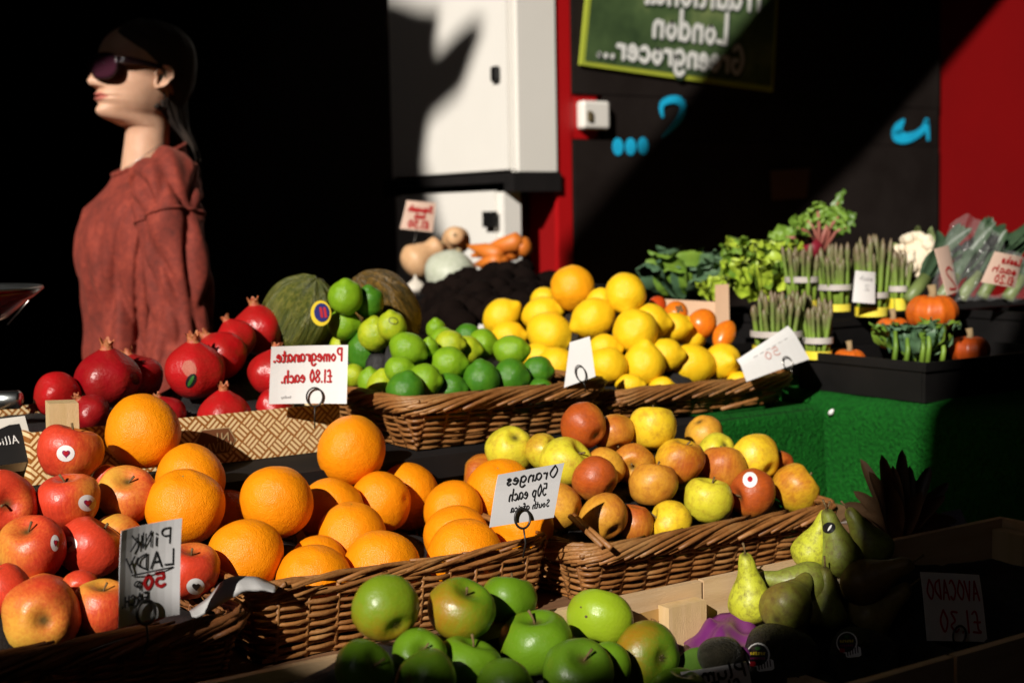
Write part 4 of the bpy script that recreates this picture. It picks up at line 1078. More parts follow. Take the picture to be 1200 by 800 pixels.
# grey wrapping paper sticking up between the two front baskets
MT['greysheet'] = mat('grey_wrapping', (.42, .41, .40), (.34, .33, .33), 9, .55, .3, 20)
topl = [(222, 716), (244, 700), (262, 680), (280, 675), (303, 677), (326, 687)]; botl = [(232, 724), (252, 712), (272, 700), (290, 693), (306, 692), (322, 694)]
A_ = catmull([at(x, y, 1.375 + .0003 * (x - 222)) for x, y in topl], 4); B_2 = catmull([at(x, y, 1.36 + .0003 * (x - 222)) for x, y in botl], 4); vs = []
for k in range(5):
    for i, (a, b_) in enumerate(zip(A_, B_2)): vs.append(a.lerp(b_, k / 4) - FH * (.006 * math.sin(k / 4 * math.pi) + .004 * noise.noise((i * .4, k * .7, 2))))
tag(wobj('paper_sheet', vs, grid_faces(len(A_), 5), MT['greysheet']), 'curled grey wrapping paper between the two front baskets', 'paper').modifiers.new('s', 'SOLIDIFY').thickness = .0008
# ------------------------------------------------------------------ pineapple
MT['pineleaf'] = mat('pineapple_leaf', (.035, .020, .009), (.075, .036, .015), 6, .5, .2, 40); MT['pinebody'] = mat('pineapple_skin', (.10, .05, .012), (.18, .09, .02), 8, .7, .8, 14, bdist=.02)
pb = at(1062, 690, 1.80)
pa = empty('pineapple', pb - Vector((0, 0, .09))); tag(pa, 'shaded pineapple with brown spiky crown against the green baize', 'pineapple')
b = MB()
vs, fs = lathe([(max(.004, .055 * math.sin(math.pi * min(.97, max(.03, t))) ** .5), -.09 + .17 * t) for t in [k / 21 for k in range(22)]][::-1], 32, lambda v: v * (1 + .05 * math.sin(math.atan2(v.y, v.x) * 9 + v.z * 160) * math.sin(math.atan2(v.y, v.x) * 9 - v.z * 160)))
wobj('fruit', [v + pb for v in vs], fs, MT['pinebody'], pa)
rt = at(1052, 640, 1.79)
rnd = random.Random(9)
for (tx, ty), bow in (((1008, 537), 0), ((1033, 532), 0), ((1057, 526), 0), ((1090, 546), .2), ((988, 590), .5), ((1026, 588), .1), ((1108, 580), .4), ((1122, 610), .6), ((1012, 600), .4), ((1072, 560), 0), ((1045, 570), 0), ((1098, 600), .3), ((1028, 565), .1), ((1018, 552), .1), ((1046, 545), 0), ((1066, 545), 0), ((1080, 575), .2), ((1000, 575), .4), ((1112, 565), .3), ((1036, 556), 0), ((1096, 575), .3), ((1055, 560), 0), ((984, 612), .8), ((1128, 630), .8)):
    Yt = 1.78 + rnd.uniform(-.05, .05); tp = at(tx, ty, Yt); md_ = (rt * .5 + tp * .5) + Vector((0, 0, .02 * bow + .004)) - (FH * .006)
    vs, fs = leaf([rt + Vector((rnd.uniform(-.01, .01), rnd.uniform(-.01, .01), 0)), md_, tp], (.0105 if bow < .3 else .009), camvec(rnd.uniform(-.3, .3), .3, 1), .45, 0, 10, 5)
    wobj('crown_leaf', vs, fs, MT['pineleaf'], pa)
# plain bottle-shaped dark bag with a lilac label to the right of the pineapple is left as a price tag on a stick
vs = [at(1103, 600, 1.9), at(1125, 596, 1.92), at(1137, 622, 1.92), at(1118, 640, 1.9)]
MT['lilac'] = mat('lilac_paper', (.20, .17, .26), None, 8, .6)
o = tag(wobj('paper_tag', vs, [(0, 1, 2, 3)], MT['lilac'], None, False), 'small lilac paper tag among the pineapple leaves', 'tag'); o.modifiers.new('s', 'SOLIDIFY').thickness = .001
# ------------------------------------------------------------------ melons, scale, post
def melon_mat(name, a, b_, c):
    m, n, l, b = new_mat(name); tc = n.new('ShaderNodeTexCoord').outputs['Object']
    f = noise_node(n, l, tc, 2.2, 4, .7, (5, 5, .6)); f2 = noise_node(n, l, tc, 16, 3, .6)
    col = ramp(n, l, f, [(.38, a), (.52, b_), (.62, c)]); col = mixc(n, l, mth(n, l, 'MULTIPLY', f2, .5), col, tuple(x * .5 for x in b_))
    l.new(col, b.inputs['Base Color']); b.inputs['Roughness'].default_value = .4; bump(n, l, b, f, .5, .05); return m
MT['melon'] = melon_mat('toad_skin_melon', (.055, .075, .012), (.12, .13, .02), (.20, .19, .035)); MT['melon2'] = melon_mat('brown_striped_squash', (.03, .028, .008), (.16, .09, .015), (.26, .14, .02))
def melon(px, py, Y, rx, ry, tilt, m, lab, nm):
    def fn(v):
        a = math.atan2(v.y, v.x); return lump(v * (1 + .018 * math.cos(10 * a)), .04, 1.2, 4)
    vs, fs = lathe([(math.sin(math.pi * j / 26), math.cos(math.pi * j / 26) * 1.22) for j in range(1, 26)], 60, fn)
    o = link(nm, mesh_data(nm, vs, fs, m)); t = math.radians(tilt); k = Y / F
    o.matrix_world = Matrix.Translation(at(px, py, Y)) @ basis(camvec(math.cos(t), math.sin(t), .3), 1).to_4x4() @ Matrix.Diagonal((ry * k, ry * k, rx * k / 1.22, 1))
    FR[o.name] = o.matrix_world.copy(); tag(o, lab, 'melon'); return o
m1 = melon(350, 371, 2.13, 52, 44, 62, MT['melon'], 'dark green ribbed melon behind the topmost pomegranate', 'melon')
m2 = melon(447, 366, 2.18, 52, 45, 118, MT['melon2'], 'brown striped melon behind the limes', 'melon')
def card_disc(px, py, Y, rx, ry, m, off, name, parent=None, n=24, tri=1.0):
    c = at(px, py, Y - off); k = Y / F
    vs = [c] + [c + R0 * (math.cos(2 * math.pi * q / n) * rx * k) + UPZ * (math.sin(2 * math.pi * q / n) * ry * k) for q in range(n)]
    return wobj(name, vs, [(0, 1 + q, 1 + (q + 1) % n) for q in range(n)], m, parent, False)
tg = tag(card_disc(376, 367, 2.01, 12, 15, MT['yellowprint'], 0, 'oval_label'), 'yellow and blue oval label between melon and top lime', 'label')
tg.modifiers.new('s', 'SOLIDIFY').thickness = .001
card_disc(377, 366, 2.01, 9, 11, MT['navyprint'], .0012, 'blue_centre', tg)
for q in (0, 1): 
    c = [at(374 + q * 4.5 + a, 360 + b_, 2.008) for a, b_ in ((0, 0), (3, 0), (5, 12), (2, 12))]
    wobj('red_mark', c, [(0, 1, 2, 3)], MT['redprint'], tg, False)
tg.location += Vector((0, 0, 0))
# weighing scale at the left edge
MT['steel'] = mat('scratched_steel', (.50, .52, .52), (.36, .38, .38), 6, .32, .2, 30, metal=1); MT['redplastic'] = mat('red_underside', (.30, .008, .012), None, 6, .25, coat=.5)
MT['frameplastic'] = mat('cream_plastic', (.62, .58, .52), (.58, .54, .48), 6, .5)
sc_ = empty('weighing_scale', at(-40, 560, 1.72) * 1); tag(sc_, 'weighing scale with steel pan and dark display at the left edge', 'scale')
pc = at(-72, 340, 2.0)
pr = [(.141, 0), (.139, .003), (.134, .002), (.09, -.018), (.03, -.024), (.002, -.024)]
vs, fs = lathe([(r, z) for r, z in pr], 48); wobj('pan', [Vector((v.x, v.y, v.z)) + pc for v in vs], fs, MT['steel'], sc_)
vs, fs = lathe([(.1415, -.001), (.125, -.014), (.09, -.042), (.05, -.056), (.002, -.058)], 48); wobj('pan_underside', [v + pc for v in vs], fs, MT['redplastic'], sc_)
vs, fs = tube([pc + Vector((0, 0, -.05)), pc + Vector((0, 0, -.16))], [.02, .03], 16); wobj('column', vs, fs, MT['blackplastic'], sc_)
vs, fs = tube([at(34, 352, 1.90), at(9, 380, 1.93)], .0012, 6); wobj('pan_wire', vs, fs, MT['wire'], sc_)
q0 = [at(-120, 505, 1.62), at(43, 538, 1.69), at(30, 487, 1.715), at(-120, 470, 1.66)]
nr = (q0[1] - q0[0]).cross(q0[3] - q0[0]).normalized(); nr = nr if nr.dot(CAM - q0[1]) > 0 else -nr
def slab(q, th, nrm): return [p for p in q] + [p - nrm * th for p in q], [(0, 1, 2, 3), (7, 6, 5, 4), (0, 4, 5, 1), (1, 5, 6, 2), (2, 6, 7, 3), (3, 7, 4, 0)]
q0 = [at(-120, 560, 1.62), at(43, 539, 1.69), at(29, 487, 1.715), at(-120, 505, 1.66)]
nr = (q0[1] - q0[0]).cross(q0[3] - q0[0]).normalized(); nr = nr if nr.dot(CAM - q0[1]) > 0 else -nr
vs, fs = slab(q0, .02, nr); o = wobj('display_frame', vs, fs, MT['frameplastic'], sc_, False)
class Quad(list):
    bend = None
def bil(q, u, v):
    p = (q[0] * (1 - u) + q[1] * u) * (1 - v) + (q[3] * (1 - u) + q[2] * u) * v
    b = getattr(q, 'bend', None)
    return p if b is None else p + b[0] * (b[1] * (u - .5) ** 2 + b[2] * (v - .4) * (u - .3) + b[3] * max(0, v - .6) ** 2)
qs = [bil(q0, .03, -.02), bil(q0, .955, -.02), bil(q0, .94, .83), bil(q0, .03, .83)]
wobj('screen', [p + nr * .0012 for p in qs], [(0, 1, 2, 3)], MT['blackplastic'], sc_, False)
SCREEN = ([p + nr * .0012 for p in qs], nr)
c = at(-40, 600, 1.75)
MB().box(c + Vector((-.16, -.02, -.06)), c + Vector((.10, .16, .035))).build('body', MT['blackplastic'], sc_, False)
vs, fs = tube([at(-30, 470, 1.80), at(22, 468, 1.80), at(25, 468, 1.80)], [.012, .012, .009], 16); wobj('roller', vs, fs, MT['steel'], sc_)
p0 = at(75, 484, 1.66); k = 1.66 / F
q = [at(57, 500, 1.65), at(92, 498, 1.665), at(92, 472, 1.665), at(57.5, 473, 1.65)]
nn = (q[1] - q[0]).cross(q[3] - q[0]).normalized(); nn = nn if nn.dot(CAM - q[0]) > 0 else -nn
q[0].z = q[1].z = .9315
vs, fs = slab(q, .03, nn); tag(wobj('wooden_post', vs, fs, MT['pine_v'], None, False), 'short square wooden post behind the tallest blush apple', 'post')
# ------------------------------------------------------------------ hand lettering
GL = {
'a': (.6, [[(.5, .5), (.25, .58), (.05, .3), (.2, .02), (.42, .15), (.5, .5), (.5, .1), (.6, 0)]]), 'c': (.52, [[(.45, .48), (.25, .56), (.05, .28), (.22, 0), (.48, .08)]]),
'd': (.58, [[(.5, .3), (.3, .55), (.06, .3), (.2, .02), (.45, .15), (.5, 1)], [(.5, 1), (.5, .02)]]), 'e': (.54, [[(.08, .3), (.46, .34), (.3, .56), (.06, .3), (.22, 0), (.48, .1)]]),
'f': (.48, [[(.5, .9), (.32, 1), (.22, .8), (.22, 0)], [(.05, .55), (.42, .55)]]), 'g': (.58, [[(.5, .5), (.25, .58), (.06, .32), (.22, .05), (.45, .2), (.5, .5), (.48, -.2), (.25, -.36), (.06, -.22)]]),
'h': (.56, [[(.1, 1), (.1, 0)], [(.1, .35), (.3, .55), (.46, .4), (.46, 0)]]), 'i': (.24, [[(.12, .52), (.12, 0)], [(.12, .72), (.14, .78)]]), 'k': (.5, [[(.1, 1), (.1, 0)], [(.42, .55), (.1, .25)], [(.2, .32), (.46, 0)]]), 'q': (.58, [[(.5, .5), (.25, .58), (.06, .3), (.22, .02), (.45, .18), (.5, .5), (.5, -.35)]]), 'l': (.26, [[(.12, 1), (.12, .1), (.2, 0)]]),
'm': (.74, [[(.06, .52), (.06, 0)], [(.06, .35), (.22, .55), (.34, .4), (.34, 0)], [(.34, .35), (.5, .55), (.64, .4), (.64, 0)]]), 'n': (.56, [[(.08, .52), (.08, 0)], [(.08, .35), (.28, .55), (.45, .4), (.45, 0)]]),
'o': (.56, [[(.28, .55), (.07, .3), (.26, 0), (.48, .26), (.28, .55)]]), 'p': (.56, [[(.1, .52), (.1, -.35)], [(.1, .4), (.32, .56), (.5, .28), (.3, 0), (.1, .12)]]),
'r': (.44, [[(.1, .52), (.1, 0)], [(.1, .3), (.24, .52), (.42, .5)]]), 's': (.46, [[(.4, .48), (.22, .56), (.1, .42), (.35, .2), (.25, 0), (.05, .08)]]), 't': (.42, [[(.2, .85), (.2, .12), (.36, 0)], [(.03, .55), (.38, .55)]]),
'u': (.56, [[(.08, .52), (.08, .15), (.25, 0), (.46, .2), (.46, .52), (.46, 0)]]), 'y': (.52, [[(.06, .52), (.26, .1)], [(.48, .52), (.1, -.35)]]),
'P': (.62, [[(.1, 1), (.1, 0)], [(.1, 1), (.45, .98), (.55, .75), (.4, .52), (.1, .5)]]), 'O': (.74, [[(.36, 1), (.06, .55), (.3, 0), (.66, .4), (.36, 1)]]), 'S': (.58, [[(.5, .88), (.28, 1), (.1, .78), (.45, .35), (.3, 0), (.04, .12)]]),
'L': (.54, [[(.1, 1), (.1, .02)], [(.1, .02), (.5, .06)]]), 'A': (.66, [[(.04, 0), (.32, 1)], [(.32, 1), (.6, 0)], [(.14, .36), (.5, .36)]]), 'D': (.64, [[(.1, 1), (.1, 0)], [(.1, 1), (.5, .8), (.56, .4), (.1, 0)]]),
'Y': (.6, [[(.04, 1), (.3, .5)], [(.56, 1), (.18, 0)]]), 'E': (.54, [[(.5, 1), (.1, 1)], [(.1, 1), (.1, 0)], [(.1, 0), (.5, 0)], [(.1, .5), (.42, .5)]]), 'C': (.6, [[(.54, .85), (.3, 1), (.05, .5), (.3, 0), (.56, .15)]]),
'H': (.64, [[(.1, 1), (.1, 0)], [(.54, 1), (.54, 0)], [(.1, .5), (.54, .5)]]), 'V': (.6, [[(.04, 1), (.3, 0)], [(.3, 0), (.58, 1)]]), 'N': (.66, [[(.08, 0), (.1, 1)], [(.1, 1), (.54, 0)], [(.54, 0), (.56, 1)]]),
'K': (.6, [[(.1, 1), (.1, 0)], [(.52, 1), (.12, .45)], [(.2, .55), (.56, 0)]]), 'T': (.6, [[(.02, 1), (.58, 1)], [(.3, 1), (.3, 0)]]), 'G': (.7, [[(.58, .85), (.32, 1), (.06, .5), (.3, 0), (.6, .12), (.6, .45)], [(.6, .45), (.36, .45)]]),
'U': (.62, [[(.1, 1), (.1, .25), (.3, 0), (.52, .25), (.52, 1)]]), 'R': (.62, [[(.1, 1), (.1, 0)], [(.1, 1), (.5, .9), (.46, .55), (.1, .5)], [(.25, .5), (.55, 0)]]), 'I': (.26, [[(.12, 1), (.12, 0)]]),
'0': (.58, [[(.28, 1), (.06, .5), (.28, 0), (.5, .5), (.28, 1)]]), '1': (.3, [[(.14, 1), (.14, 0)]]), '2': (.56, [[(.06, .8), (.28, 1), (.48, .75), (.05, 0), (.52, .02)]]), '3': (.54, [[(.06, .9), (.42, .9), (.22, .52), (.48, .28), (.22, 0), (.04, .12)]]),
'5': (.56, [[(.5, 1), (.14, 1)], [(.14, 1), (.1, .58), (.4, .62), (.48, .28), (.25, 0), (.04, .1)]]), '8': (.56, [[(.28, .52), (.08, .78), (.28, 1), (.46, .78), (.28, .52), (.05, .25), (.28, 0), (.52, .25), (.28, .52)]]),
'£': (.6, [[(.52, .88), (.34, 1), (.22, .8), (.22, .2), (.06, .02), (.54, .04)], [(.06, .5), (.44, .5)]]), '.': (.24, [[(.1, .04), (.13, .0)]]), '-': (.4, [[(.05, .4), (.35, .4)]]), ' ': (.34, []),
}
def lettering(Q, nrm, s, uR, uL, vb, vh, m, w, parent, off=.0007, name='lettering', jitter=.02, slant=.0, aspect=None):
    """mirror-written line on quad Q=[BL,BR,TR,TL]; starts at uR and runs to uL"""
    TR = .09; W = sum(GL[c][0] + TR for c in s) - TR; b = MB(); x = 0; rnd = random.Random(len(s) * 7 + int(vb * 100)); k0 = 0
    for c in s:
        adv, st = GL[c]; dy = rnd.uniform(-jitter, jitter)
        for line in st:
            P = catmull([Vector((px, py, 0)) for px, py in line], 5) if len(line) > 2 else [Vector((px, py, 0)) for px, py in line]
            P3 = [bil(Q, uR + (uL - uR) * (x + p.x + slant * p.y) / W, vb + vh * (p.y + dy)) for p in P]
            vs, fs = ribbon(P3, w, nrm, off + k0 * .00003); b.add(vs, fs); k0 += 1
            for p in (P3[0], P3[-1]):
                t = (bil(Q, .6, .5) - bil(Q, .5, .5)).normalized(); u = nrm.cross(t)
                b.add([p + nrm * (off + k0 * .00003 + .00002)] + [p + (t * math.cos(a * math.pi / 4) + u * math.sin(a * math.pi / 4)) * w / 2 + nrm * (off + k0 * .00003 + .00002) for a in range(8)], [(0, 1 + a, 1 + (a + 1) % 8) for a in range(8)])
        x += adv + TR
    return b.build(name, m, parent)
def card(name, quad, Ys, label, m, group='hand written price cards', bend=0., th=.0008, cat='price card'):
    """quad pixels BL, BR, TR, TL"""
    Q = Quad([at(x, y, Y) for (x, y), Y in zip(quad, Ys)])
    nrm = (Q[1] - Q[0]).cross(Q[3] - Q[0]).normalized(); nrm = nrm if nrm.dot(CAM - Q[0]) > 0 else -nrm
    e = empty(name, (Q[0] + Q[1]) / 2); tag(e, label, cat, group)
    rb = random.Random(int(quad[0][0] * 3 + quad[0][1])); wq = (Q[1] - Q[0]).length; Q.bend = (nrm, wq * rb.uniform(-.35, .35), wq * rb.uniform(-.12, .12), wq * rb.uniform(-.3, .25))
    n = 10; vs = []
    for j in range(n):
        for i in range(n): vs.append(bil(Q, i / (n - 1), j / (n - 1)))
    back = [v - nrm * th for v in vs]; fs = grid_faces(n, n); N = n * n
    fs2 = [tuple(N + i for i in f[::-1]) for f in fs]
    edge = [i for i in range(n)] + [n * j + n - 1 for j in range(1, n)] + [n * (n - 1) + i for i in range(n - 2, -1, -1)] + [n * j for j in range(n - 2, 0, -1)]
    fe = [(edge[i], N + edge[i], N + edge[(i + 1) % len(edge)], edge[(i + 1) % len(edge)]) for i in range(len(edge))]
    wobj('paper', vs + back, fs + fs2 + fe, m, e, False)
    return e, Q, nrm
def clip(e, Q, nrm, u, v, r, m, foot=.05, t=.0012, asp=1.15):
    c = bil(Q, u, v) + nrm * .004; a = (Q[1] - Q[0]).normalized(); b_ = nrm.cross(a); 
    if b_.z < 0: b_ = -b_
    vs, fs = tube([c + a * math.cos(k * .2618) * r + b_ * math.sin(k * .2618) * r * asp for k in range(24)], t, 6, True); wobj('clip_ring', vs, fs, m, e)
    vs, fs = tube([c - b_ * r * asp, c - b_ * (r * asp + foot * .5) + nrm * .001, c - b_ * (r * asp + foot) - nrm * .008], t * .8, 6); wobj('clip_pin', vs, fs, m, e)
NC = {}
e, Q, n_ = card('price_card', [(315, 473), (406, 472), (408, 404), (318, 405.5)], [1.83, 1.845, 1.845, 1.83], 'white card with red Pomegranate lettering clipped to the carton', MT['paper'])
lettering(Q, n_, 'Pomegranate.', .93, .03, .735, .21, MT['redink'], .0026, e); lettering(Q, n_, '£1.80 each.', .80, .14, .37, .21, MT['redink'], .0024, e)
lettering(Q, n_, 'today', .28, .15, .10, .05, MT['greyink'], .0005, e, name='pencil_note'); clip(e, Q, n_, .585, .12, .0105, MT['darkwire'], .03)
e, Q, n_ = card('price_card', [(135, 735), (207.5, 719), (207.5, 606), (138, 621)], [1.252, 1.30, 1.31, 1.262], 'tall grey card with black and red lettering in the apple basket', MT['greypaper'])
lettering(Q, n_, 'PiNK', .86, .18, .76, .16, MT['blackink'], .0016, e); lettering(Q, n_, 'LADY', .92, .10, .535, .16, MT['blackink'], .0018, e)
lettering(Q, n_, '-', 1.0, .12, .445, .15, MT['blackink'], .0016, e, name='underline', jitter=0)
lettering(Q, n_, '50', .78, .42, .33, .14, MT['redink'], .0032, e); lettering(Q, n_, 'p', .40, .26, .375, .10, MT['blackink'], .0015, e); lettering(Q, n_, 'EACH.', .52, .04, .20, .10, MT['blackink'], .0018, e)
clip(e, Q, n_, .45, .10, .0095, MT['darkwire'], .03, .0016)
e, Q, n_ = card('price_card', [(573.6, 617.6), (649, 606), (660, 542), (583, 556)], [1.515, 1.555, 1.57, 1.53], 'grey card with black Oranges lettering in the orange basket', MT['greypaper'])
lettering(Q, n_, 'Oranges', .92, .14, .76, .22, MT['blackink'], .0017, e); lettering(Q, n_, '50p each', .80, .22, .45, .22, MT['blackink'], .0015, e); lettering(Q, n_, 'South africa', .88, .28, .23, .13, MT['blackink'], .0011, e)
clip(e, Q, n_, .47, .08, .0095, MT['darkwire'], .032, .0014)
e, Q, n_ = card('price_card', [(661, 454), (698, 441), (691, 394), (668, 401)], [1.965, 1.975, 1.985, 1.975], 'small blank white label clipped between limes and lemons', MT['paper'])
clip(e, Q, n_, .5, .2, .007, MT['darkwire'], .015, .0009, 1.7)
e, Q, n_ = card('price_card', [(877, 446), (950, 420), (928, 379), (867, 419.5)], [2.12, 2.19, 2.20, 2.13], 'white card tilted on the lemon basket rim with faded 50', MT['paper'])
lettering(Q, n_, '50', .62, .36, .44, .25, MT['paleink'], .0016, e); clip(e, Q, n_, .62, .1, .009, MT['wire'], .012, .001)
lettering(Q, n_, '------', .85, .20, .70, .1, MT['greyink'], .0007, e, name='faint_line', jitter=.0)
e, Q, n_ = card('price_card', [(1086, 750), (1158, 752), (1147, 673), (1080, 670)], [1.50, 1.535, 1.535, 1.50], 'bluish card with red Avocado lettering in the dark lower right', MT['paper'])
lettering(Q, n_, 'AVOCADO', .94, .05, .62, .28, MT['redink'], .0022, e); lettering(Q, n_, '£1.30', .92, .22, .14, .32, MT['redink'], .0024, e); clip(e, Q, n_, .5, .1, .009, MT['darkwire'], .02)
e, Q, n_ = card('price_card', [(800, 822), (884, 812), (878, 776), (800, 788)], [1.32, 1.36, 1.36, 1.32], 'dim card with black lettering cut by the bottom edge', MT['greypaper'])
lettering(Q, n_, 'Plums', .95, .1, .62, .42, MT['blackink'], .003, e); lettering(Q, n_, '£1.50', .85, .25, .15, .38, MT['blackink'], .003, e)
# carton emblem, scale display, wall sign
QE = [Vector((hx.x - .026, ty0 - .0016, hz - .016)), Vector((hx.x + .026, ty0 - .0016, hz - .016)), Vector((hx.x + .026, ty0 - .0016, hz + .016)), Vector((hx.x - .026, ty0 - .0016, hz + .016))]
lettering(QE, NY, 'NI', .86, .5, .52, .3, MT['cardcream'], .0016, CT); lettering(QE, NY, 'NUVAL', .92, .10, .1, .34, MT['cardcream'], .0016, CT)
lettering(SCREEN[0], SCREEN[1], 'Alliance', .95, .60, .50, .20, MT['paper'], .0011, sc_)
def sign_mat():
    m, n, l, b = new_mat('green_sign'); tc = n.new('ShaderNodeTexCoord').outputs['Object']
    f = noise_node(n, l, tc, 3.5, 4, .6); l.new(ramp(n, l, f, [(.3, (.022, .045, .018)), (.5, (.075, .125, .045)), (.66, (.26, .32, .12))]), b.inputs['Base Color']); b.inputs['Roughness'].default_value = .5; return m
MT['sign'] = sign_mat(); MT['signedge'] = mat('yellow_green_edge', (.48, .52, .05), (.36, .44, .05), 6, .5); MT['signwhite'] = mat('white_sign_paint', (.85, .85, .82), None, 6, .5); MT['signdark'] = mat('dark_sign_paint', (.03, .06, .03), None, 6, .5)
QW = [ony(680, 76, YW - .03), ony(906, 108, YW - .03), ony(915, -62, YW - .03), ony(694, -66, YW - .03)]
sg = empty('shop_sign', (QW[0] + QW[1]) / 2); tag(sg, 'green painted greengrocer sign with white hand lettering on the black wall', 'sign')
nw = NY; vs, fs = slab(QW, .008, nw); wobj('board', vs, fs, MT['signedge'], sg, False)
QI = [bil(QW, .018, .035), bil(QW, .985, .035), bil(QW, .985, .97), bil(QW, .018, .97)]
wobj('painted_face', [p + nw * .0015 for p in QI], [(0, 1, 2, 3)], MT['sign'], sg, False)
for s, ur, ul, vb, vh in (('Traditional', .93, .27, .55, .22), ('London', .73, .32, .275, .23), ('Greengrocer...', .83, .05, .065, .20)):
    lettering(QI, nw, s, ur + .008, ul + .008, vb - .012, vh, MT['signdark'], .020, sg, .0022, 'letter_shadow', .01)
    lettering(QI, nw, s, ur, ul, vb, vh, MT['signwhite'], .0135, sg, .0042, 'lettering', .01)
# faint brown card pinned on the black wall
q = [ony(905, 235, YW - .03), ony(945, 232, YW - .03), ony(950, 197, YW - .03), ony(903, 200, YW - .03)]
MT['browncard'] = mat('brown_paper', (.10, .05, .025), None, 8, .7)
vs, fs = slab(q, .003, NY); tag(wobj('notice', vs, fs, MT['browncard'], None, False), 'small brown notice pinned in the shadow of the black wall', 'notice')

# ------------------------------------------------------------------ vegetables on the right hand table
def crate_black(label, x0, x1, y0, y1, z0, z1, floor=.006):
    c = empty('plastic_crate', ((x0 + x1) / 2, (y0 + y1) / 2, z0)); tag(c, label, 'crate', 'black plastic vegetable crates'); t = .006
    MB().box((x0, y0, z0), (x1, y0 + t, z1)).build('side', MT['blackplastic'], c, False); MB().box((x0, y1 - t, z0), (x1, y1, z1)).build('side', MT['blackplastic'], c, False)
    MB().box((x0, y0 + t + .001, z0), (x0 + t, y1 - t - .001, z1)).build('side', MT['blackplastic'], c, False); MB().box((x1 - t, y0 + t + .001, z0), (x1, y1 - t - .001, z1)).build('side', MT['blackplastic'], c, False)
    MB().box((x0 + t + .001, y0 + t + .001, z0), (x1 - t - .001, y1 - t - .001, z0 + floor)).build('base', MT['blackplastic'], c, False)
    MB().box((x0 - .004, y0 - .004, z1 - .012), (x1 + .004, y0 - .0005, z1 + .002)).build('lip', MT['blackplastic'], c, False)
    MB().box((x0 - .004, y0 + .0, z1 - .012), (x0 - .0005, y1, z1 + .002)).build('lip', MT['blackplastic'], c, False); return c
crate_black('black crate of small pumpkins and greens at the table corner', 1.685, 2.05, 1.40, 1.66, .953, 1.012, .02)
crate_black('black crate carrying asparagus and cauliflower behind the pumpkins', 1.80, 2.5, 1.70, 2.10, .953, 1.055, .06)
crate_black('black crate of leeks at the right edge', 2.09, 2.75, 1.25, 1.66, .953, 1.06, .06)
crate_black('black punnet of orange fruit behind the lemons', 1.66, 1.79, 1.80, 2.05, .953, 1.015, .02)
MT['spear'] = None
def spear_mat():
    m, n, l, b = new_mat('asparagus_spear'); tc = n.new('ShaderNodeTexCoord').outputs['Generated']; ob = n.new('ShaderNodeTexCoord').outputs['Object']
    sx = n.new('ShaderNodeSeparateXYZ'); l.new(tc, sx.inputs[0]); f = noise_node(n, l, ob, 60, 3, .6)
    k = mth(n, l, 'ADD', sx.outputs[2], mth(n, l, 'MULTIPLY', mth(n, l, 'SUBTRACT', f, .5), .7))
    l.new(ramp(n, l, k, [(.1, (.26, .38, .05)), (.5, (.17, .27, .035)), (.78, (.14, .16, .05)), (1, (.17, .12, .07))]), b.inputs['Base Color']); b.inputs['Roughness'].default_value = .5; return m
MT['spear'] = spear_mat(); MT['band'] = mat('paper_band', (.55, .50, .46), (.40, .36, .34), 30, .6); MT['yellowpack'] = mat('yellow_sleeve', (.80, .62, .02), (.85, .72, .1), 9, .35)
def bunch(x0, x1, ytop, ybase, yband, ysl, Y, label, n=13, seed=0):
    rnd = random.Random(seed); cb = at((x0 + x1) / 2, ybase, Y); e = empty('asparagus_bunch', cb); tag(e, label, 'asparagus', 'bunches of asparagus')
    R = (x1 - x0) / 2 * Y / F * .84; n = int(n * 1.8); top = at((x0 + x1) / 2, ytop, Y); H = top.z - cb.z
    for k in range(n):
        a = rnd.uniform(0, 6.28); q = R * math.sqrt(rnd.random()) if k > 6 else R * .95; a = a if k > 6 else k * 6.28 / 7
        b0 = cb + Vector((math.cos(a) * q * .85, math.sin(a) * q * .85, 0)); t0 = cb + Vector((math.cos(a) * q * 1.12 + rnd.uniform(-.009, .009), math.sin(a) * q * 1.12 + rnd.uniform(-.009, .009), H * rnd.uniform(.74, 1.06)))
        r = rnd.uniform(.0032, .0050)
        vs, fs = tube([b0, b0.lerp(t0, .45), b0.lerp(t0, .76), b0.lerp(t0, .86), b0.lerp(t0, .95), t0], [r, r, r * .9, r * 1.18, r * .8, r * .15], 6); wobj('spear', vs, fs, MT['spear'], e)
    xm_ = (x0 + x1) / 2; zb = at(xm_, yband, Y).z; h = .005
    def ringo(z0, z1, rr, m, nm):
        vs = []
        for z in (z0, z1):
            for k in range(24): vs.append((cb.x + rr * math.cos(k * .2618), cb.y + rr * math.sin(k * .2618), z))
        wobj(nm, vs, grid_faces(24, 2, True), m, e)
    ringo(zb - h, zb + h, R * 1.22, MT['band'], 'paper_band')
    if ysl: ringo(at(xm_, ysl[1], Y).z, at(xm_, ysl[0] + (ysl[1] - ysl[0]) * .4, Y).z, R * 1.12, MT['yellowpack'], 'yellow_sleeve')
    return e
bunch(920, 959, 289, 362, 327, (344, 362), 2.46, 'asparagus bunch next to the frilly lettuce, upper row', 16, 1)
bunch(958, 998, 288, 364, 336, (350, 364), 2.46, 'asparagus bunch second along the upper row', 16, 2)
bunch(1001, 1041, 279, 370, 345, (352, 370), 2.44, 'tallest asparagus bunch behind the white card', 16, 3)
bunch(1041, 1063, 294, 364, 338, (340, 363), 2.44, 'thin asparagus bunch beside the cauliflower', 10, 4)
bunch(880, 941, 344, 418, 390, (394, 418), 2.30, 'wide asparagus bunch in the lower row above the tilted card', 22, 5)
bunch(941, 976, 348, 420, 398, (404, 420), 2.30, 'asparagus bunch at the right of the lower row', 13, 6)
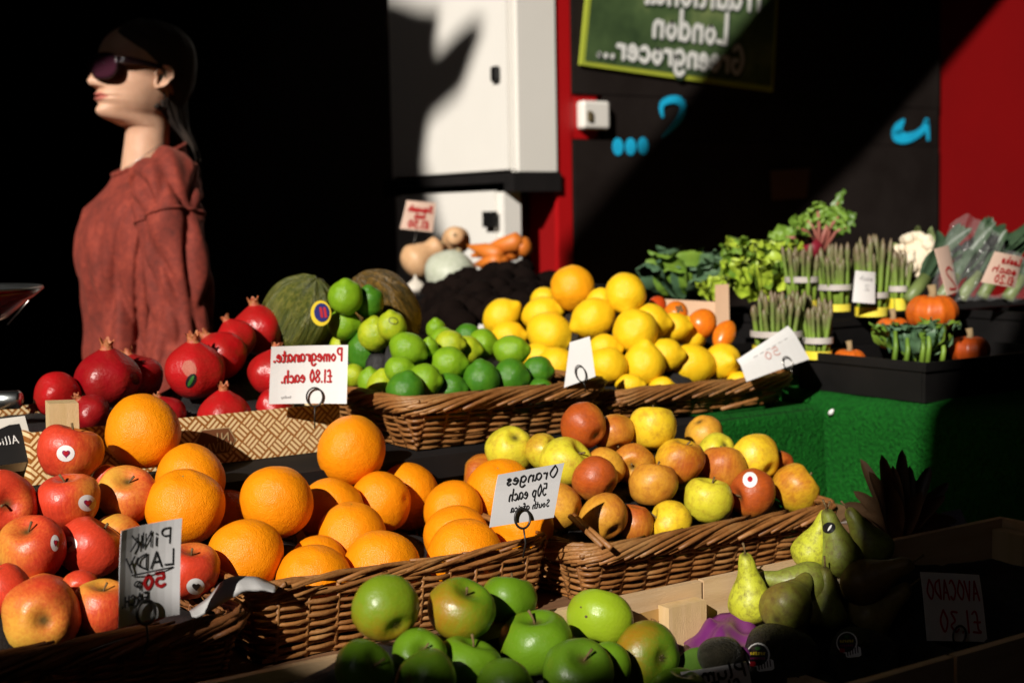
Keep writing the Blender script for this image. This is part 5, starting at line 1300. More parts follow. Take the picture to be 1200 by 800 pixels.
def leafhead(name, px, py, Y, rx, ry, n, m, label, cat, seed, upright=.5, crinkle=.5, core=None, wid=.55):
    rnd = random.Random(seed); c = at(px, py + ry * .8, Y); k = Y / F; e = empty(name, c); tag(e, label, cat)
    if core:
        vs, fs = lathe([(math.sin(math.pi * j / 14) * rx * k * .55, (math.cos(math.pi * j / 14) + .9) * ry * k * .6) for j in range(1, 14)], 20, lambda v: lump(v, .12, 30, seed)); wobj('heart', [v + c for v in vs], fs, core, e)
    for i in range(n):
        a = 6.283 * i / n * 2.4 + rnd.uniform(-.3, .3); t = i / n; u = upright + (1 - t) * .5 * rnd.uniform(.7, 1.2)
        d = R0 * math.cos(a) + FH * math.sin(a) * .8; L = 1.0 * (.75 + .4 * t)
        tipz = ry * k * 1.9 * min(1, u) * rnd.uniform(.75, 1.05); out = rx * k * (.45 + .6 * t) * rnd.uniform(.8, 1.1)
        p0 = c + d * rx * k * .1; p2 = c + d * out + UPZ * tipz; p1 = c + d * out * .75 + UPZ * tipz * .45
        vs, fs = leaf([p0, p1, p2, p2 + d * out * .25 - UPZ * tipz * .08 * rnd.random()], rx * k * wid * rnd.uniform(.7, 1.1), (UPZ * .5 - d + d * .0).normalized(), -.25, crinkle * .4, 24, 9, seed + i, False)
        wobj('leaf', vs, fs, m if not isinstance(m, list) else m[i % len(m)], e)
    return e
leafhead('cabbage', 808, 324, 2.62, 56, 33, 20, [MT['leafdark'], MT['leafdark'], MT['leafmid']], 'loose dark bluish green cabbage in the wooden crate', 'cabbage', 3, .5, .3)
leafhead('lettuce', 836, 340, 2.5, 18, 13, 9, MT['leaflight'], 'small yellow-green lettuce in the wooden crate', 'lettuce', 5, .6, .8)
leafhead('lettuce', 890, 322, 2.52, 44, 33, 34, [MT['leaflight'], MT['leaflight'], MT['leafmid']], 'big frilly yellow-green lettuce left of the asparagus', 'lettuce', 6, .75, .9, MT['leaflight'])
leafhead('cabbage', 922, 342, 2.50, 12, 10, 6, MT['leafdark'], 'teal outer leaves under the frilly lettuce', 'cabbage', 8, .5, .4)
leafhead('broccoli_greens', 1072, 402, 2.24, 45, 24, 20, [MT['leafdark'], MT['leafmid'], MT['leafdark']], 'leafy broccoli greens in front of the pumpkins', 'greens', 12, .85, .6, None, .45)
b = MB()
gr_ = bpy.data.objects['broccoli_greens']
for px, yt, yb_ in ((1048, 388, 424), (1087, 385, 425), (1104, 398, 424), (1080, 390, 425), (1062, 395, 424)):
    vs, fs = tube([at(px, yb_, 2.20), at(px + 2, (yt + yb_) / 2, 2.20), at(px + 1, yt, 2.21)], [.0045, .0038, .003], 8); wobj('stalk', vs, fs, MT['leafmid'], gr_)
# pale wooden crate behind the punnet
MT['pinkwood'] = mat('pale_crate_wood', (.58, .36, .22), (.64, .42, .27), 4, .6)
e = empty('wooden_crate', at(810, 378, 2.45)); tag(e, 'pale wooden crate of cabbages behind the lemons', 'crate', 'pale wooden crates')
q = [at(768, 376, 2.42), at(842, 384, 2.40), at(842, 354, 2.40), at(768, 350, 2.42)]; nn = (q[1] - q[0]).cross(q[3] - q[0]).normalized(); nn = nn if nn.dot(CAM - q[0]) > 0 else -nn
vs, fs = slab(q, .01, nn); wobj('slat', vs, fs, MT['pinkwood'], e, False)
q = [at(838, 385, 2.385), at(855, 385, 2.39), at(854, 333, 2.39), at(838, 334, 2.385)]; vs, fs = slab(q, .012, nn); wobj('corner_post', vs, fs, MT['pinkwood'], e, False)
# orange fruit in the punnet
MT['persimmon'] = mat('persimmon_skin', (.72, .20, .008), (.66, .14, .008), 5, .3); MT['tomato'] = mat('red_orange_skin', (.55, .06, .008), None, 5, .3)
for px, py, rx, ry, m, lab in ((770, 358, 13, 11, 'tomato', 'small red-orange fruit at the back of the punnet behind the lemons'), (792, 368, 17, 15, 'persimmon', 'orange persimmon showing its dark calyx'), (823, 379, 19, 17, 'persimmon', 'round orange persimmon in the middle of the punnet'), (849, 392, 20, 13, 'persimmon', 'long orange fruit lying at the right of the punnet')):
    vs, fs = lathe([(math.sin(math.pi * j / 16), math.cos(math.pi * j / 16) * .9) for j in range(1, 16)], 24, lambda v: lump(v, .06, 1.3, px)); k = 2.28 / F
    o = link('persimmon', mesh_data('persimmon', vs, fs, MT[m])); o.matrix_world = Matrix.Translation(at(px, py, 2.28 + (392 - py) * .002)) @ basis(camvec(.2, .5, .8), 0).to_4x4() @ Matrix.Diagonal((rx * k, ry * k, ry * k, 1))
    tag(o, lab, 'fruit', 'orange fruit in the punnet'); FR[o.name] = o.matrix_world.copy()
    if px == 792:
        b = MB()
        for q_ in range(4):
            a = q_ * 1.571; d = Vector((math.cos(a), math.sin(a), 0)); t = Vector((-d.y, d.x, 0)); b.add([Vector((0, 0, .93)), d * .22 + t * .16 + Vector((0, 0, .93)), d * .38 + Vector((0, 0, .90)), d * .22 - t * .16 + Vector((0, 0, .93))], [(0, 1, 2, 3)])
        link('calyx', mesh_data('calyx', b.v, b.f, MT['calyx']), o)
# pumpkins
MT['pumpkin'] = mat('pumpkin_skin', (.62, .13, .008), (.52, .09, .006), 4, .4, .15, 20); MT['pumpkinred'] = mat('red_pumpkin_skin', (.42, .06, .006), None, 4, .4)
MT['pumpstem'] = mat('corky_stem', (.36, .25, .13), (.25, .17, .08), 20, .8, .3, 30)
for px, py, rx, ry, Y, m, lab, stem in ((1092, 366, 31, 24, 2.33, 'pumpkin', 'largest pumpkin standing over the broccoli greens', None), (1046, 390, 22, 21, 2.36, 'pumpkin', 'pumpkin half hidden left behind the broccoli greens', None), (995, 426, 21, 20, 2.29, 'pumpkin', 'small bright pumpkin with a tan stem at the left of the crate', (1004, 400)), (1136, 410, 24, 19, 2.26, 'pumpkinred', 'dim red pumpkin with a stem at the right of the crate', (1130, 384))):
    def fn(v):
        a = math.atan2(v.y, v.x); return v * (1 - .05 * abs(math.cos(5.5 * a)) ** .6)
    pr = [(math.sin(math.pi * j / 20), math.cos(math.pi * j / 20) - .25 * math.exp(-(math.pi * j / 20 / .4) ** 2)) for j in range(1, 20)]
    vs, fs = lathe(pr, 66, fn); k = Y / F; o = link('pumpkin', mesh_data('pumpkin', vs, fs, MT[m])); c = at(px, py, Y)
    o.matrix_world = Matrix.Translation(c) @ Matrix.Diagonal((rx * k, rx * k, ry * k, 1)); tag(o, lab, 'pumpkin', 'small pumpkins'); FR[o.name] = o.matrix_world.copy()
    sv, sf = tube([(0, 0, .6), (.06, 0, .95), (.02, .05, 1.35)], [.24, .15, .17], 8); link('stem', mesh_data('stem', sv, sf, MT['pumpstem']), o)
# beetroot tops: red ribs with green blades
MT['beetrib'] = mat('beet_rib', (.28, .06, .06), (.36, .16, .10), 12, .5); MT['beet'] = mat('beet_root', (.20, .006, .02), None, 8, .5)
bc = at(962, 296, 2.6); e = empty('beetroot_bunch', bc); tag(e, 'bunch of beetroot with spreading green leaves against the black wall', 'beetroot')
vs, fs = lathe([(math.sin(math.pi * j / 12) * .02, math.cos(math.pi * j / 12) * .02) for j in range(1, 12)], 16); wobj('root', [v + at(952, 292, 2.6) for v in vs], fs, MT['beet'], e)
rnd = random.Random(5)
for i, (tx, ty, wd_, mm) in enumerate(((900, 278, .020, 'leafmid'), (908, 290, .015, 'leafgreen'), (925, 262, .022, 'leafmid'), (940, 250, .020, 'leafmid'), (957, 236, .020, 'leafmid'), (975, 252, .024, 'leafmid'), (990, 245, .022, 'leafmid'), (1002, 262, .018, 'leafgreen'), (990, 222, .010, 'leafgreen'), (985, 270, .020, 'leafmid'), (918, 274, .018, 'leafgreen'), (1003, 250, .014, 'leafgreen'))):
    tp = at(tx, ty, 2.6 + rnd.uniform(-.04, .04)); mid = bc.lerp(tp, .45) + UPZ * .015
    vs, fs = tube([bc + Vector((rnd.uniform(-.01, .01), 0, 0)), mid, bc.lerp(tp, .75) + UPZ * .006], [.0045, .0035, .002], 6); wobj('rib', vs, fs, MT['beetrib'], e)
    vs, fs = leaf([bc.lerp(tp, .42) + UPZ * .013, bc.lerp(tp, .7) + UPZ * .01, tp], wd_, camvec(rnd.uniform(-.5, .5), .6, .7), .3, .5, 20, 9, i); wobj('leaf', vs, fs, MT[mm], e)
# cauliflower
MT['curd'] = mat('cauliflower_curd', (.78, .68, .52), (.70, .58, .42), 14, .7, .5, 60)
cc = at(1073, 304, 2.62); k = 2.62 / F; e = empty('cauliflower', cc - UPZ * .045); tag(e, 'creamy white cauliflower beside the thin asparagus bunch', 'cauliflower')
rnd = random.Random(2); b = MB()
for i in range(70):
    z = rnd.uniform(-.75, 1); a = rnd.uniform(0, 6.283); rr = math.sqrt(max(0, 1 - z * z)); p = cc + Vector((rr * math.cos(a) * 25 * k, rr * math.sin(a) * 25 * k, z * 27 * k)); s = rnd.uniform(.007, .012)
    vs, fs = lathe([(math.sin(math.pi * j / 7) * s, math.cos(math.pi * j / 7) * s) for j in range(1, 7)], 9, lambda v: v * (1 + .25 * noise.noise(v * 300))); b.add([v + p for v in vs], fs)
vs, fs = lathe([(math.sin(math.pi * j / 12) * 23 * k, math.cos(math.pi * j / 12) * 25 * k) for j in range(1, 12)], 18); b.add([v + cc for v in vs], fs)
stuff(b.build('florets', MT['curd'], e))
for i, (p0, p1) in enumerate((((1090, 320), (1102, 276)), ((1086, 300), (1091, 266)), ((1072, 285), (1076, 264)), ((1060, 328), (1085, 334)), ((1095, 325), (1106, 300)), ((1052, 300), (1046, 286)))):
    vs, fs = leaf([at(*p0, 2.63), at((p0[0] + p1[0]) / 2 + 3, (p0[1] + p1[1]) / 2, 2.65), at(*p1, 2.63)], .010, camvec(-.4, .3, .8), .5, .3, 10, 5, i); wobj('leaf', vs, fs, MT['leafpale'] if 'leafpale' in MT else MT.setdefault('leafpale', mat('pale_leaf', (.25, .34, .12), (.36, .44, .2), 9, .5)), e)
# leeks in clear film
MT['leek'] = mat('leek_leaf', (.025, .055, .028), (.06, .10, .05), 10, .45); MT['leekwhite'] = mat('leek_shank', (.10, .15, .04), (.20, .24, .08), 10, .45)
rnd = random.Random(11)
for i, (x0, y0, x1, y1, lab) in enumerate(((1064, 352, 1130, 268, 'leek leaning up right from beside the cauliflower'), (1100, 352, 1165, 262, 'leek behind the narrow pink price card'), (1125, 350, 1190, 258, 'leek in the middle of the filmed leeks'), (1150, 348, 1205, 262, 'leek behind the red lettered leek card'), (1180, 350, 1235, 275, 'rightmost leek cut by the picture edge'))):
    a, c = at(x0, y0, 2.42 + .03 * i), at(x1, y1, 2.52 + .03 * i); e = empty('leek', a); tag(e, lab, 'leek', 'leeks in clear film')
    vs, fs = tube([a, a.lerp(c, .3)], [.011, .012], 12); wobj('shank', vs, fs, MT['leekwhite'], e)
    for q_ in range(8):
        t = c + Vector((rnd.uniform(-.05, .05), rnd.uniform(-.04, .04), rnd.uniform(-.04, .015)))
        vs, fs = leaf([a.lerp(c, .26), a.lerp(c, .6) + Vector((rnd.uniform(-.012, .012), 0, rnd.uniform(-.01, .01))), t], .014, camvec(rnd.uniform(-.6, .4), .5, .7), .5, .1, 10, 5, q_ + i * 7); wobj('blade', vs, fs, MT['leek'], e)
mf, n, l, bb = new_mat('clear_film'); bb.inputs['Base Color'].default_value = (.9, .9, .9, 1); bb.inputs['Roughness'].default_value = .08; bb.inputs['Alpha'].default_value = .07; bb.inputs['Specular IOR Level'].default_value = .9
vs = []; nu, nv = 60, 44
for j in range(nv):
    for i in range(nu):
        u, v = i / (nu - 1), j / (nv - 1); p = at(1085 + 140 * u + 28 * v * (1 - u), 352 - 100 * v * (.75 + .25 * math.sin(u * 5 + .6)), 2.40 + .05 * v)
        h = .012 * noise.noise((u * 9, v * 5, 1)) + .007 * noise.noise((u * 22, v * 13, 4)); vs.append(p - FH * (.01 * math.sin(v * 3.1) + h) + UPZ * h * .5)
tag(wobj('plastic_film', vs, grid_faces(nu, nv), mf), 'crinkled clear plastic film over the leeks', 'film')
# cards among the vegetables
e, Q, n_ = card('price_card', [(1000, 354), (1026, 356), (1027, 319), (1003, 317)], [2.38, 2.39, 2.39, 2.38], 'small white card in front of the tallest asparagus', MT['paper']); lettering(Q, n_, 'each', .85, .2, .72, .14, MT['greyink'], .0012, e); lettering(Q, n_, '2', .7, .45, .42, .16, MT['greyink'], .0012, e)
e, Q, n_ = card('price_card', [(1111, 346), (1125, 341), (1112, 287), (1097, 291)], [2.37, 2.41, 2.42, 2.38], 'narrow pinkish card edge with red lettering by the leeks', MT['pinkpaper']); lettering(Q, n_, '2', .85, .2, .1, .45, MT['redink'], .004, e)
Ql = [(1153, 331), (1192, 338), (1203, 302), (1169, 295)]
e, Q, n_ = card('price_card', Ql, [2.36, 2.40, 2.41, 2.37], 'white card with three red lines on the leek film', MT['pinkpaper'])
lettering(Q, n_, 'Leeks', .92, .25, .70, .22, MT['redink'], .0028, e); lettering(Q, n_, 'each', .85, .1, .40, .2, MT['redink'], .003, e); lettering(Q, n_, '£1.20', .85, .25, .08, .24, MT['redink'], .003, e)
# ------------------------------------------------------------------ squashes and carrots on the far stand
MT['butternut'] = mat('butternut_skin', (.56, .32, .16), (.62, .38, .20), 4, .5); MT['paleskin'] = mat('pale_squash_skin', (.42, .45, .34), (.50, .52, .42), 5, .5, .2, 12); MT['carrot'] = mat('carrot_skin', (.66, .19, .02), (.56, .14, .015), 10, .5, .2, 30)
MT['garlic'] = mat('garlic_skin', (.66, .60, .52), None, 8, .6)
fs_t = empty('produce_stand', at(560, 350, 3.05) * 1); tag(fs_t, 'dark stand under the squashes and carrots', 'stand')
zt = at(540, 322, 3.1).z - .03; pz = at(540, 322, 3.1)
MB().box((pz.x - .32, pz.y - .16, zt - .04), (pz.x + .30, pz.y + .28, zt)).build('top', MT['blackcloth'], fs_t, False)
for dx in (-.28, .24):
    for dy in (-.12, .22): MB().box((pz.x + dx, pz.y + dy, 0), (pz.x + dx + .04, pz.y + dy + .04, zt - .041)).build('leg', MT['blackcloth'], fs_t, False)
def gourd(px, py, Y, r, ax, m, lab, prof, cat='squash', sx=1):
    rr = sm(*prof); zz = prof[0][-1]; pr = [(max(.02, rr(zz * (1 - j / 25))), zz * (1 - j / 25) - zz * .4) for j in range(26)]
    vs, fs = lathe(pr, 28, lambda v: lump(v, .05, 1.2, px)); k = Y / F; o = link('squash', mesh_data('squash', vs, fs, m)); o.matrix_world = Matrix.Translation(at(px, py, Y)) @ basis(camvec(*ax), 0).to_4x4() @ Matrix.Diagonal((r * k, r * k, r * k, 1))
    tag(o, lab, cat, 'squashes on the far stand'); FR[o.name] = o.matrix_world.copy(); v_, f_ = tube([(0, 0, zz * .58), (.03, 0, zz * .66)], [.16, .12], 8); link('stem', mesh_data('stem', v_, f_, MT['pumpstem']), o); return o
BN = ([0, .2, .7, 1.2, 1.7, 2.2, 2.4], [.2, .7, 1.0, .85, .62, .6, .2])
gourd(492, 304, 3.12, 22, (.75, .5, -.2), MT['butternut'], 'tan butternut squash lying at the left of the far pile', BN)
gourd(534, 281, 3.16, 17, (.0, .25, .95), MT['butternut'], 'butternut squash end-on with its stalk scar, top of the far pile', BN)
gourd(528, 325, 3.0, 30, (.3, .9, .1), MT['paleskin'], 'pale grey-green round squash at the front of the far pile', ([0, .2, .7, 1.2, 1.6, 1.8], [.2, .75, 1.05, 1.0, .6, .15]))
o = gourd(487, 336, 3.0, 12, (0, 1, 0), MT['garlic'], 'white garlic bulb below the butternut squash', ([0, .2, .7, 1.2, 1.6, 2.0], [.2, .8, 1.05, .7, .2, .1]), 'garlic'); o.name = 'garlic_bulb'
rnd = random.Random(8); CARL = ['longest carrot along the bottom of the small heap', 'carrot crossing over the heap towards the right', 'carrot at the top right of the heap', 'carrot underneath, near the dark heap', 'carrot at the left next to the squash', 'carrot tip sticking out at the far right', 'short carrot standing between the others', 'lowest carrot in front of the heap']
for i, (x0, y0, x1, y1) in enumerate(((548, 288, 590, 300), (552, 300, 600, 288), (560, 295, 612, 282), (575, 305, 606, 292), (556, 310, 588, 306), (590, 296, 620, 288), (566, 286, 582, 300), (570, 314, 592, 304))):
    a, c = at(x0, y0, 3.12), at(x1, y1, 3.08 + rnd.uniform(-.02, .03)); e = link('carrot', None) if False else None
    vs, fs = tube([c, a.lerp(c, .9), a.lerp(c, .5), a], [.007, .022, .017, .003], 10); o = tag(wobj('carrot', vs, fs, MT['carrot']), CARL[i], 'carrot', 'carrots heaped on the far stand')
e, Q, n_ = card('price_card', [(469, 268), (507, 272), (512, 238), (477, 235)], [3.1, 3.12, 3.12, 3.1], 'pinkish card with red scrawl standing above the far squashes', MT['pinkpaper'])
lettering(Q, n_, 'Squash', .9, .12, .65, .2, MT['redink'], .004, e); lettering(Q, n_, 'each', .7, .35, .42, .18, MT['redink'], .003, e); lettering(Q, n_, '£1.50', .85, .2, .1, .24, MT['redink'], .004, e)
vs, fs = tube([bil(Q, .5, .02), bil(Q, .5, -.9)], .002, 6); wobj('stick', vs, fs, MT['darkwire'], e)
# heap by the far stand; deep shade put into its near-black colour
MT['shaderoot'] = mat('shade_black_roots', (.004, .0022, .0018), (.008, .0045, .0035), 9, .9, spec=.05)
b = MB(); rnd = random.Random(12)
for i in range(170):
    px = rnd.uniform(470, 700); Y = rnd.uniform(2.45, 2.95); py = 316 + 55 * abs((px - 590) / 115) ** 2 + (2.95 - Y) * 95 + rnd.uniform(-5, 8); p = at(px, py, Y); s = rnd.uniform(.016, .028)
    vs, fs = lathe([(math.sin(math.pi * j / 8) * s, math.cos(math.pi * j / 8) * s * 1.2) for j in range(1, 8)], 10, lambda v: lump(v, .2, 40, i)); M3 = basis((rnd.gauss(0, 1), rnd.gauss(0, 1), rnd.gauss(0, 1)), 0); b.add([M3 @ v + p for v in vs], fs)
stuff(tag(b.build('root_heap', MT['shaderoot']), 'heap of roots coloured near black for shade behind limes and lemons', 'roots'))
hb = at(585, 420, 2.7)
h_ = empty('heap_stand', (hb.x, hb.y, 0)); tag(h_, 'dark box carrying the near-black heap of roots', 'box')
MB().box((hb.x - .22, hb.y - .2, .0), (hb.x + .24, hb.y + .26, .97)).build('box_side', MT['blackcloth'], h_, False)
# ------------------------------------------------------------------ the woman behind the stall
def skin_mat():
    m, n, l, b = new_mat('skin'); tc = n.new('ShaderNodeTexCoord').outputs['Object']; f = noise_node(n, l, tc, 40, 4, .6)
    g = noise_node(n, l, tc, 9, 2, .5)
    col = ramp(n, l, f, [(.35, (.60, .345, .22)), (.65, (.68, .41, .275))]); l.new(mixc(n, l, mth(n, l, 'MULTIPLY', g, .3), col, (.60, .28, .18)), b.inputs['Base Color'])
    b.inputs['Roughness'].default_value = .5; b.inputs['Subsurface Weight'].default_value = .12; b.inputs['Subsurface Radius'].default_value = (.012, .004, .002); b.inputs['Subsurface Scale'].default_value = .6; return m
MT['skin'] = skin_mat(); MT['lip'] = mat('lips', (.52, .17, .13), (.46, .14, .11), 60, .4)
MT['hair'] = mat('dark_brown_hair', (.012, .007, .005), (.026, .015, .009), 60, .8, .4, 120, stretch=(1, 1, .15))
def knit_mat():
    m, n, l, b = new_mat('rust_velour'); tc = n.new('ShaderNodeTexCoord').outputs['Object']
    f = noise_node(n, l, tc, 16, 5, .7); g = noise_node(n, l, tc, 90, 4, .7); k = mth(n, l, 'ADD', mth(n, l, 'MULTIPLY', f, .6), mth(n, l, 'MULTIPLY', g, .4))
    l.new(ramp(n, l, k, [(.34, (.10, .012, .006)), (.5, (.19, .023, .012)), (.66, (.31, .044, .022))]), b.inputs['Base Color']); b.inputs['Roughness'].default_value = .85
    b.inputs['Sheen Weight'].default_value = .15; b.inputs['Sheen Tint'].default_value = (.9, .3, .2, 1); b.inputs['Sheen Roughness'].default_value = .4
    bump(n, l, b, k, .5, .004); return m
MT['knit'] = knit_mat(); MT['trousers'] = mat('dark_trousers', (.02, .02, .025), None, 9, .8); MT['shoe'] = mat('shoe_leather', (.02, .016, .014), None, 9, .5)
mg, n, l, bb = new_mat('tinted_lens'); bb.inputs['Base Color'].default_value = (.045, .012, .022, 1); bb.inputs['Roughness'].default_value = .08; bb.inputs['Coat Weight'].default_value = .6; MT['lens'] = mg
MT['frame'] = mat('dark_acetate', (.02, .008, .010), None, 9, .15)
PY = 2.70; fr_, ft_ = -.90, .43
HYAW = math.radians(13)
fdir = (R0 * fr_ - FH * ft_).normalized(); ldir = UPZ.cross(fdir)
ear = at(176, 91, PY); Hc = ear - ldir * .082; PF = Vector((Hc.x, Hc.y, 0)); HZ = Hc.z; SCL = .96; SY = .90; SZ = .85
TILT = math.radians(7)
def L2W(v, head=False):
    x, y, z = v
    if head:
        y, z = y * math.cos(TILT) - z * math.sin(TILT), y * math.sin(TILT) + z * math.cos(TILT)
        x, y = x * SCL, y * SY; y2 = y + .03; x, y = x * math.cos(HYAW) + y2 * math.sin(HYAW), y2 * math.cos(HYAW) - x * math.sin(HYAW) - .03
        return PF + ldir * x + fdir * y + UPZ * (HZ + z * (SZ if z > 0 else .70))
    return PF + ldir * x + fdir * (y + .026) + UPZ * (HZ + z + .018)
wm = empty('person', PF); tag(wm, 'woman in a rust red sweater and large sunglasses looking left', 'person')
yf = sm([-.85, -.75, -.60, -.50, -.36, -.28, -.24, -.21, -.17, -.14, -.128, -.120, -.113, -.105, -.095, -.085, -.078, -.070, -.064, -.058, -.052, -.046, -.036, -.02, .0, .02, .035, .05, .07, .09, .11, .125, .135],
        [.10, .11, .095, .09, .10, .07, .045, .025, .018, .022, .034, .056, .078, .090, .0955, .093, .0895, .0935, .0975, .0935, .0985, .0965, .095, .095, .094, .091, .098, .0985, .094, .082, .060, .032, .004])
yb = sm([-.85, -.75, -.60, -.50, -.36, -.28, -.24, -.20, -.14, -.10, -.06, -.02, .02, .06, .09, .11, .125, .135], [-.10, -.11, -.09, -.085, -.10, -.10, -.095, -.082, -.070, -.070, -.080, -.093, -.10, -.10, -.090, -.072, -.045, -.004])
wf = sm([-.85, -.75, -.60, -.50, -.36, -.28, -.24, -.215, -.19, -.16, -.13, -.115, -.105, -.095, -.08, -.06, -.03, .0, .04, .07, .09, .11, .125, .135], [.165, .17, .15, .14, .16, .165, .14, .080, .050, .045, .044, .045, .046, .048, .055, .062, .069, .073, .075, .072, .065, .05, .03, .004])
zs = list(np.linspace(-.85, -.24, 16)) + list(np.linspace(-.23, -.135, 14)) + list(np.linspace(-.13, .045, 100)) + list(np.linspace(.05, .135, 26)); NA = 120
yfs = sm([-.85, -.75, -.60, -.50, -.36, -.28, -.24, -.21, -.17, -.14, -.128, -.115, -.10, -.085, -.07, -.055, -.04, -.02, .02, .05, .07, .09, .11, .125, .135], [.10, .11, .095, .09, .10, .07, .045, .025, .018, .020, .026, .040, .060, .076, .086, .091, .093, .094, .095, .0975, .094, .082, .060, .032, .004])
def head_pt(z, a, off=0.):
    F_, B_, W_ = yfs(z), yb(z), wf(z); yc, hd = (F_ + B_) / 2, (F_ - B_) / 2
    x = W_ * math.sin(a); c = math.cos(a); y = yc + hd * c
    if z > -.125 and c > 0:
        # flatter cheeks, nose, lips, sockets
        if z < .06: x *= 1 + .10 * math.sin(a) ** 2 * min(1, c * 1.2)
        nz = interp(z, [-.040, -.0355, -.030, -.020, -.010, .028, .036], [0, .18, .80, 1.0, .86, .18, 0]); nw = interp(z, [-.035, -.02, .03], [.0135, .0125, .0075])
        y += .0265 * nz * math.exp(-(x / nw) ** 2) + .006 * nz * math.exp(-((abs(x) - .015) / .006) ** 2) * (1 if z < -.012 else 0)
        y += (yf(z) - F_) * math.exp(-(x / .030) ** 2)
        y += .0030 * math.exp(-((z + .0525) / .005) ** 2) * math.exp(-(x / .019) ** 2) + .0035 * math.exp(-((z + .0645) / .005) ** 2) * math.exp(-(x / .017) ** 2) - .0035 * math.exp(-((z + .0585) / .0022) ** 2) * math.exp(-(x / .023) ** 2)
        y -= .010 * math.exp(-((abs(x) - .032) / .016) ** 2 - ((z - .022) / .014) ** 2); y += .004 * math.exp(-((abs(x) - .045) / .02) ** 2 - ((z + .010) / .018) ** 2)
    nrm = Vector((math.sin(a), c, 0))
    return Vector((x, y, z)) + nrm * off
def head_blend(v):
    if v.z < -.24:
        q = .72 + .28 * max(0, min(1, (v.z + .32) / .08)); v = Vector((v.x * q, v.y * q - .01 * (1 - q), v.z))
    """tilt of the head fades out down the neck"""
    t = max(0, min(1, (v.z + .19) / .07)); a = L2W(v, True); b_ = L2W((v.x * (1 + .05 * t), v.y, v.z)); return b_.lerp(a, t * t * (3 - 2 * t))
vs = [head_blend(head_pt(z, 2 * math.pi * k / NA)) for z in zs for k in range(NA)]; fs = grid_faces(NA, len(zs), True)
mi = []
for (i0, *_r) in fs:
    j, k = divmod(i0, NA); z = zs[j]; a = 2 * math.pi * k / NA; x = head_pt(z, a).x
    mi.append(1 if (-.0705 < z < -.0475 and math.cos(a) > .5 and abs(x) < .023 * (1 - ((z + .0590) / .0125) ** 2 * .75)) else 0)
fs += [tuple(range(NA - 1, -1, -1)), tuple(len(vs) - NA + k for k in range(NA))]; mi += [0, 0]
body = MB(); body.add(vs, fs)
# ears
for s in (1, -1):
    ev = []; nr_, na_ = 9, 28
    for j in range(nr_):
        r = j / (nr_ - 1)
        for k in range(na_):
            a = 2 * math.pi * k / na_; yy = .0175 * r * math.cos(a) * (1.15 if math.sin(a) > 0 else .8); zz = .031 * r * math.sin(a)
            h = .006 + .010 * math.exp(-((r - .86) / .12) ** 2) * (.4 + .6 * (math.cos(a) < .3)) - .007 * math.exp(-(r / .5) ** 2) + .005 * math.exp(-((r - .48) / .10) ** 2) * (math.cos(a) < .2) - (.012 if r == 1 else 0)
            h += .008 * max(0, -math.cos(a)) * r
            ev.append(L2W((s * (.0715 + h), yy - .006 - zz * .18 * 1, zz + .002), True))
    body.add(ev, grid_faces(na_, nr_, True)); mi += [0] * (na_ * (nr_ - 1))
# arms inside the sleeves and hands
ARM = {1: [(.175, -.03, -.235), (.222, -.03, -.50), (.20, .05, -.74)], -1: [(-.15, -.055, -.25), (-.205, -.03, -.50), (-.19, .07, -.74)]}
for s in (1, -1):
    a_, b_, c_ = [Vector(p) for p in ARM[s]]
    pts = catmull([a_, b_, c_], 6); v_, f_ = tube([L2W(p) for p in pts], list(np.linspace(.046, .026, len(pts))), 12); body.add(v_, f_); mi += [0] * len(f_)
    d = (c_ - b_).normalized(); sd = Vector((1, 0, 0)); pal = c_ + d * .045
    v_, f_ = tube([L2W(c_ - d * .005), L2W(c_ + d * .03), L2W(c_ + d * .075), L2W(c_ + d * .09)], [.024, .033, .034, .020], 12); body.add(v_, f_); mi += [0] * len(f_)
    for q_, ln in enumerate((.066, .074, .070, .056)):
        o_ = c_ + d * .082 + Vector((0, .022 - q_ * .015, .006 - .004 * q_)); dn = Vector((-s * .35, 0, -.9)).normalized()
        v_, f_ = tube([L2W(o_), L2W(o_ + d * ln * .45), L2W(o_ + d * ln * .7 + dn * ln * .2), L2W(o_ + d * ln * .8 + dn * ln * .5)], [.0085, .0082, .0075, .0055], 8); body.add(v_, f_); mi += [0] * len(f_)
    o_ = c_ + d * .02 + Vector((0, .028, .008)); v_, f_ = tube([L2W(o_), L2W(o_ + d * .03 + Vector((0, .018, .002))), L2W(o_ + d * .055 + Vector((-s * .01, .018, 0)))], [.011, .0095, .0065], 8); body.add(v_, f_); mi += [0] * len(f_)
o = wobj('body', body.v, body.f, [MT['skin'], MT['lip']], wm); o.data.polygons.foreach_set('material_index', mi)
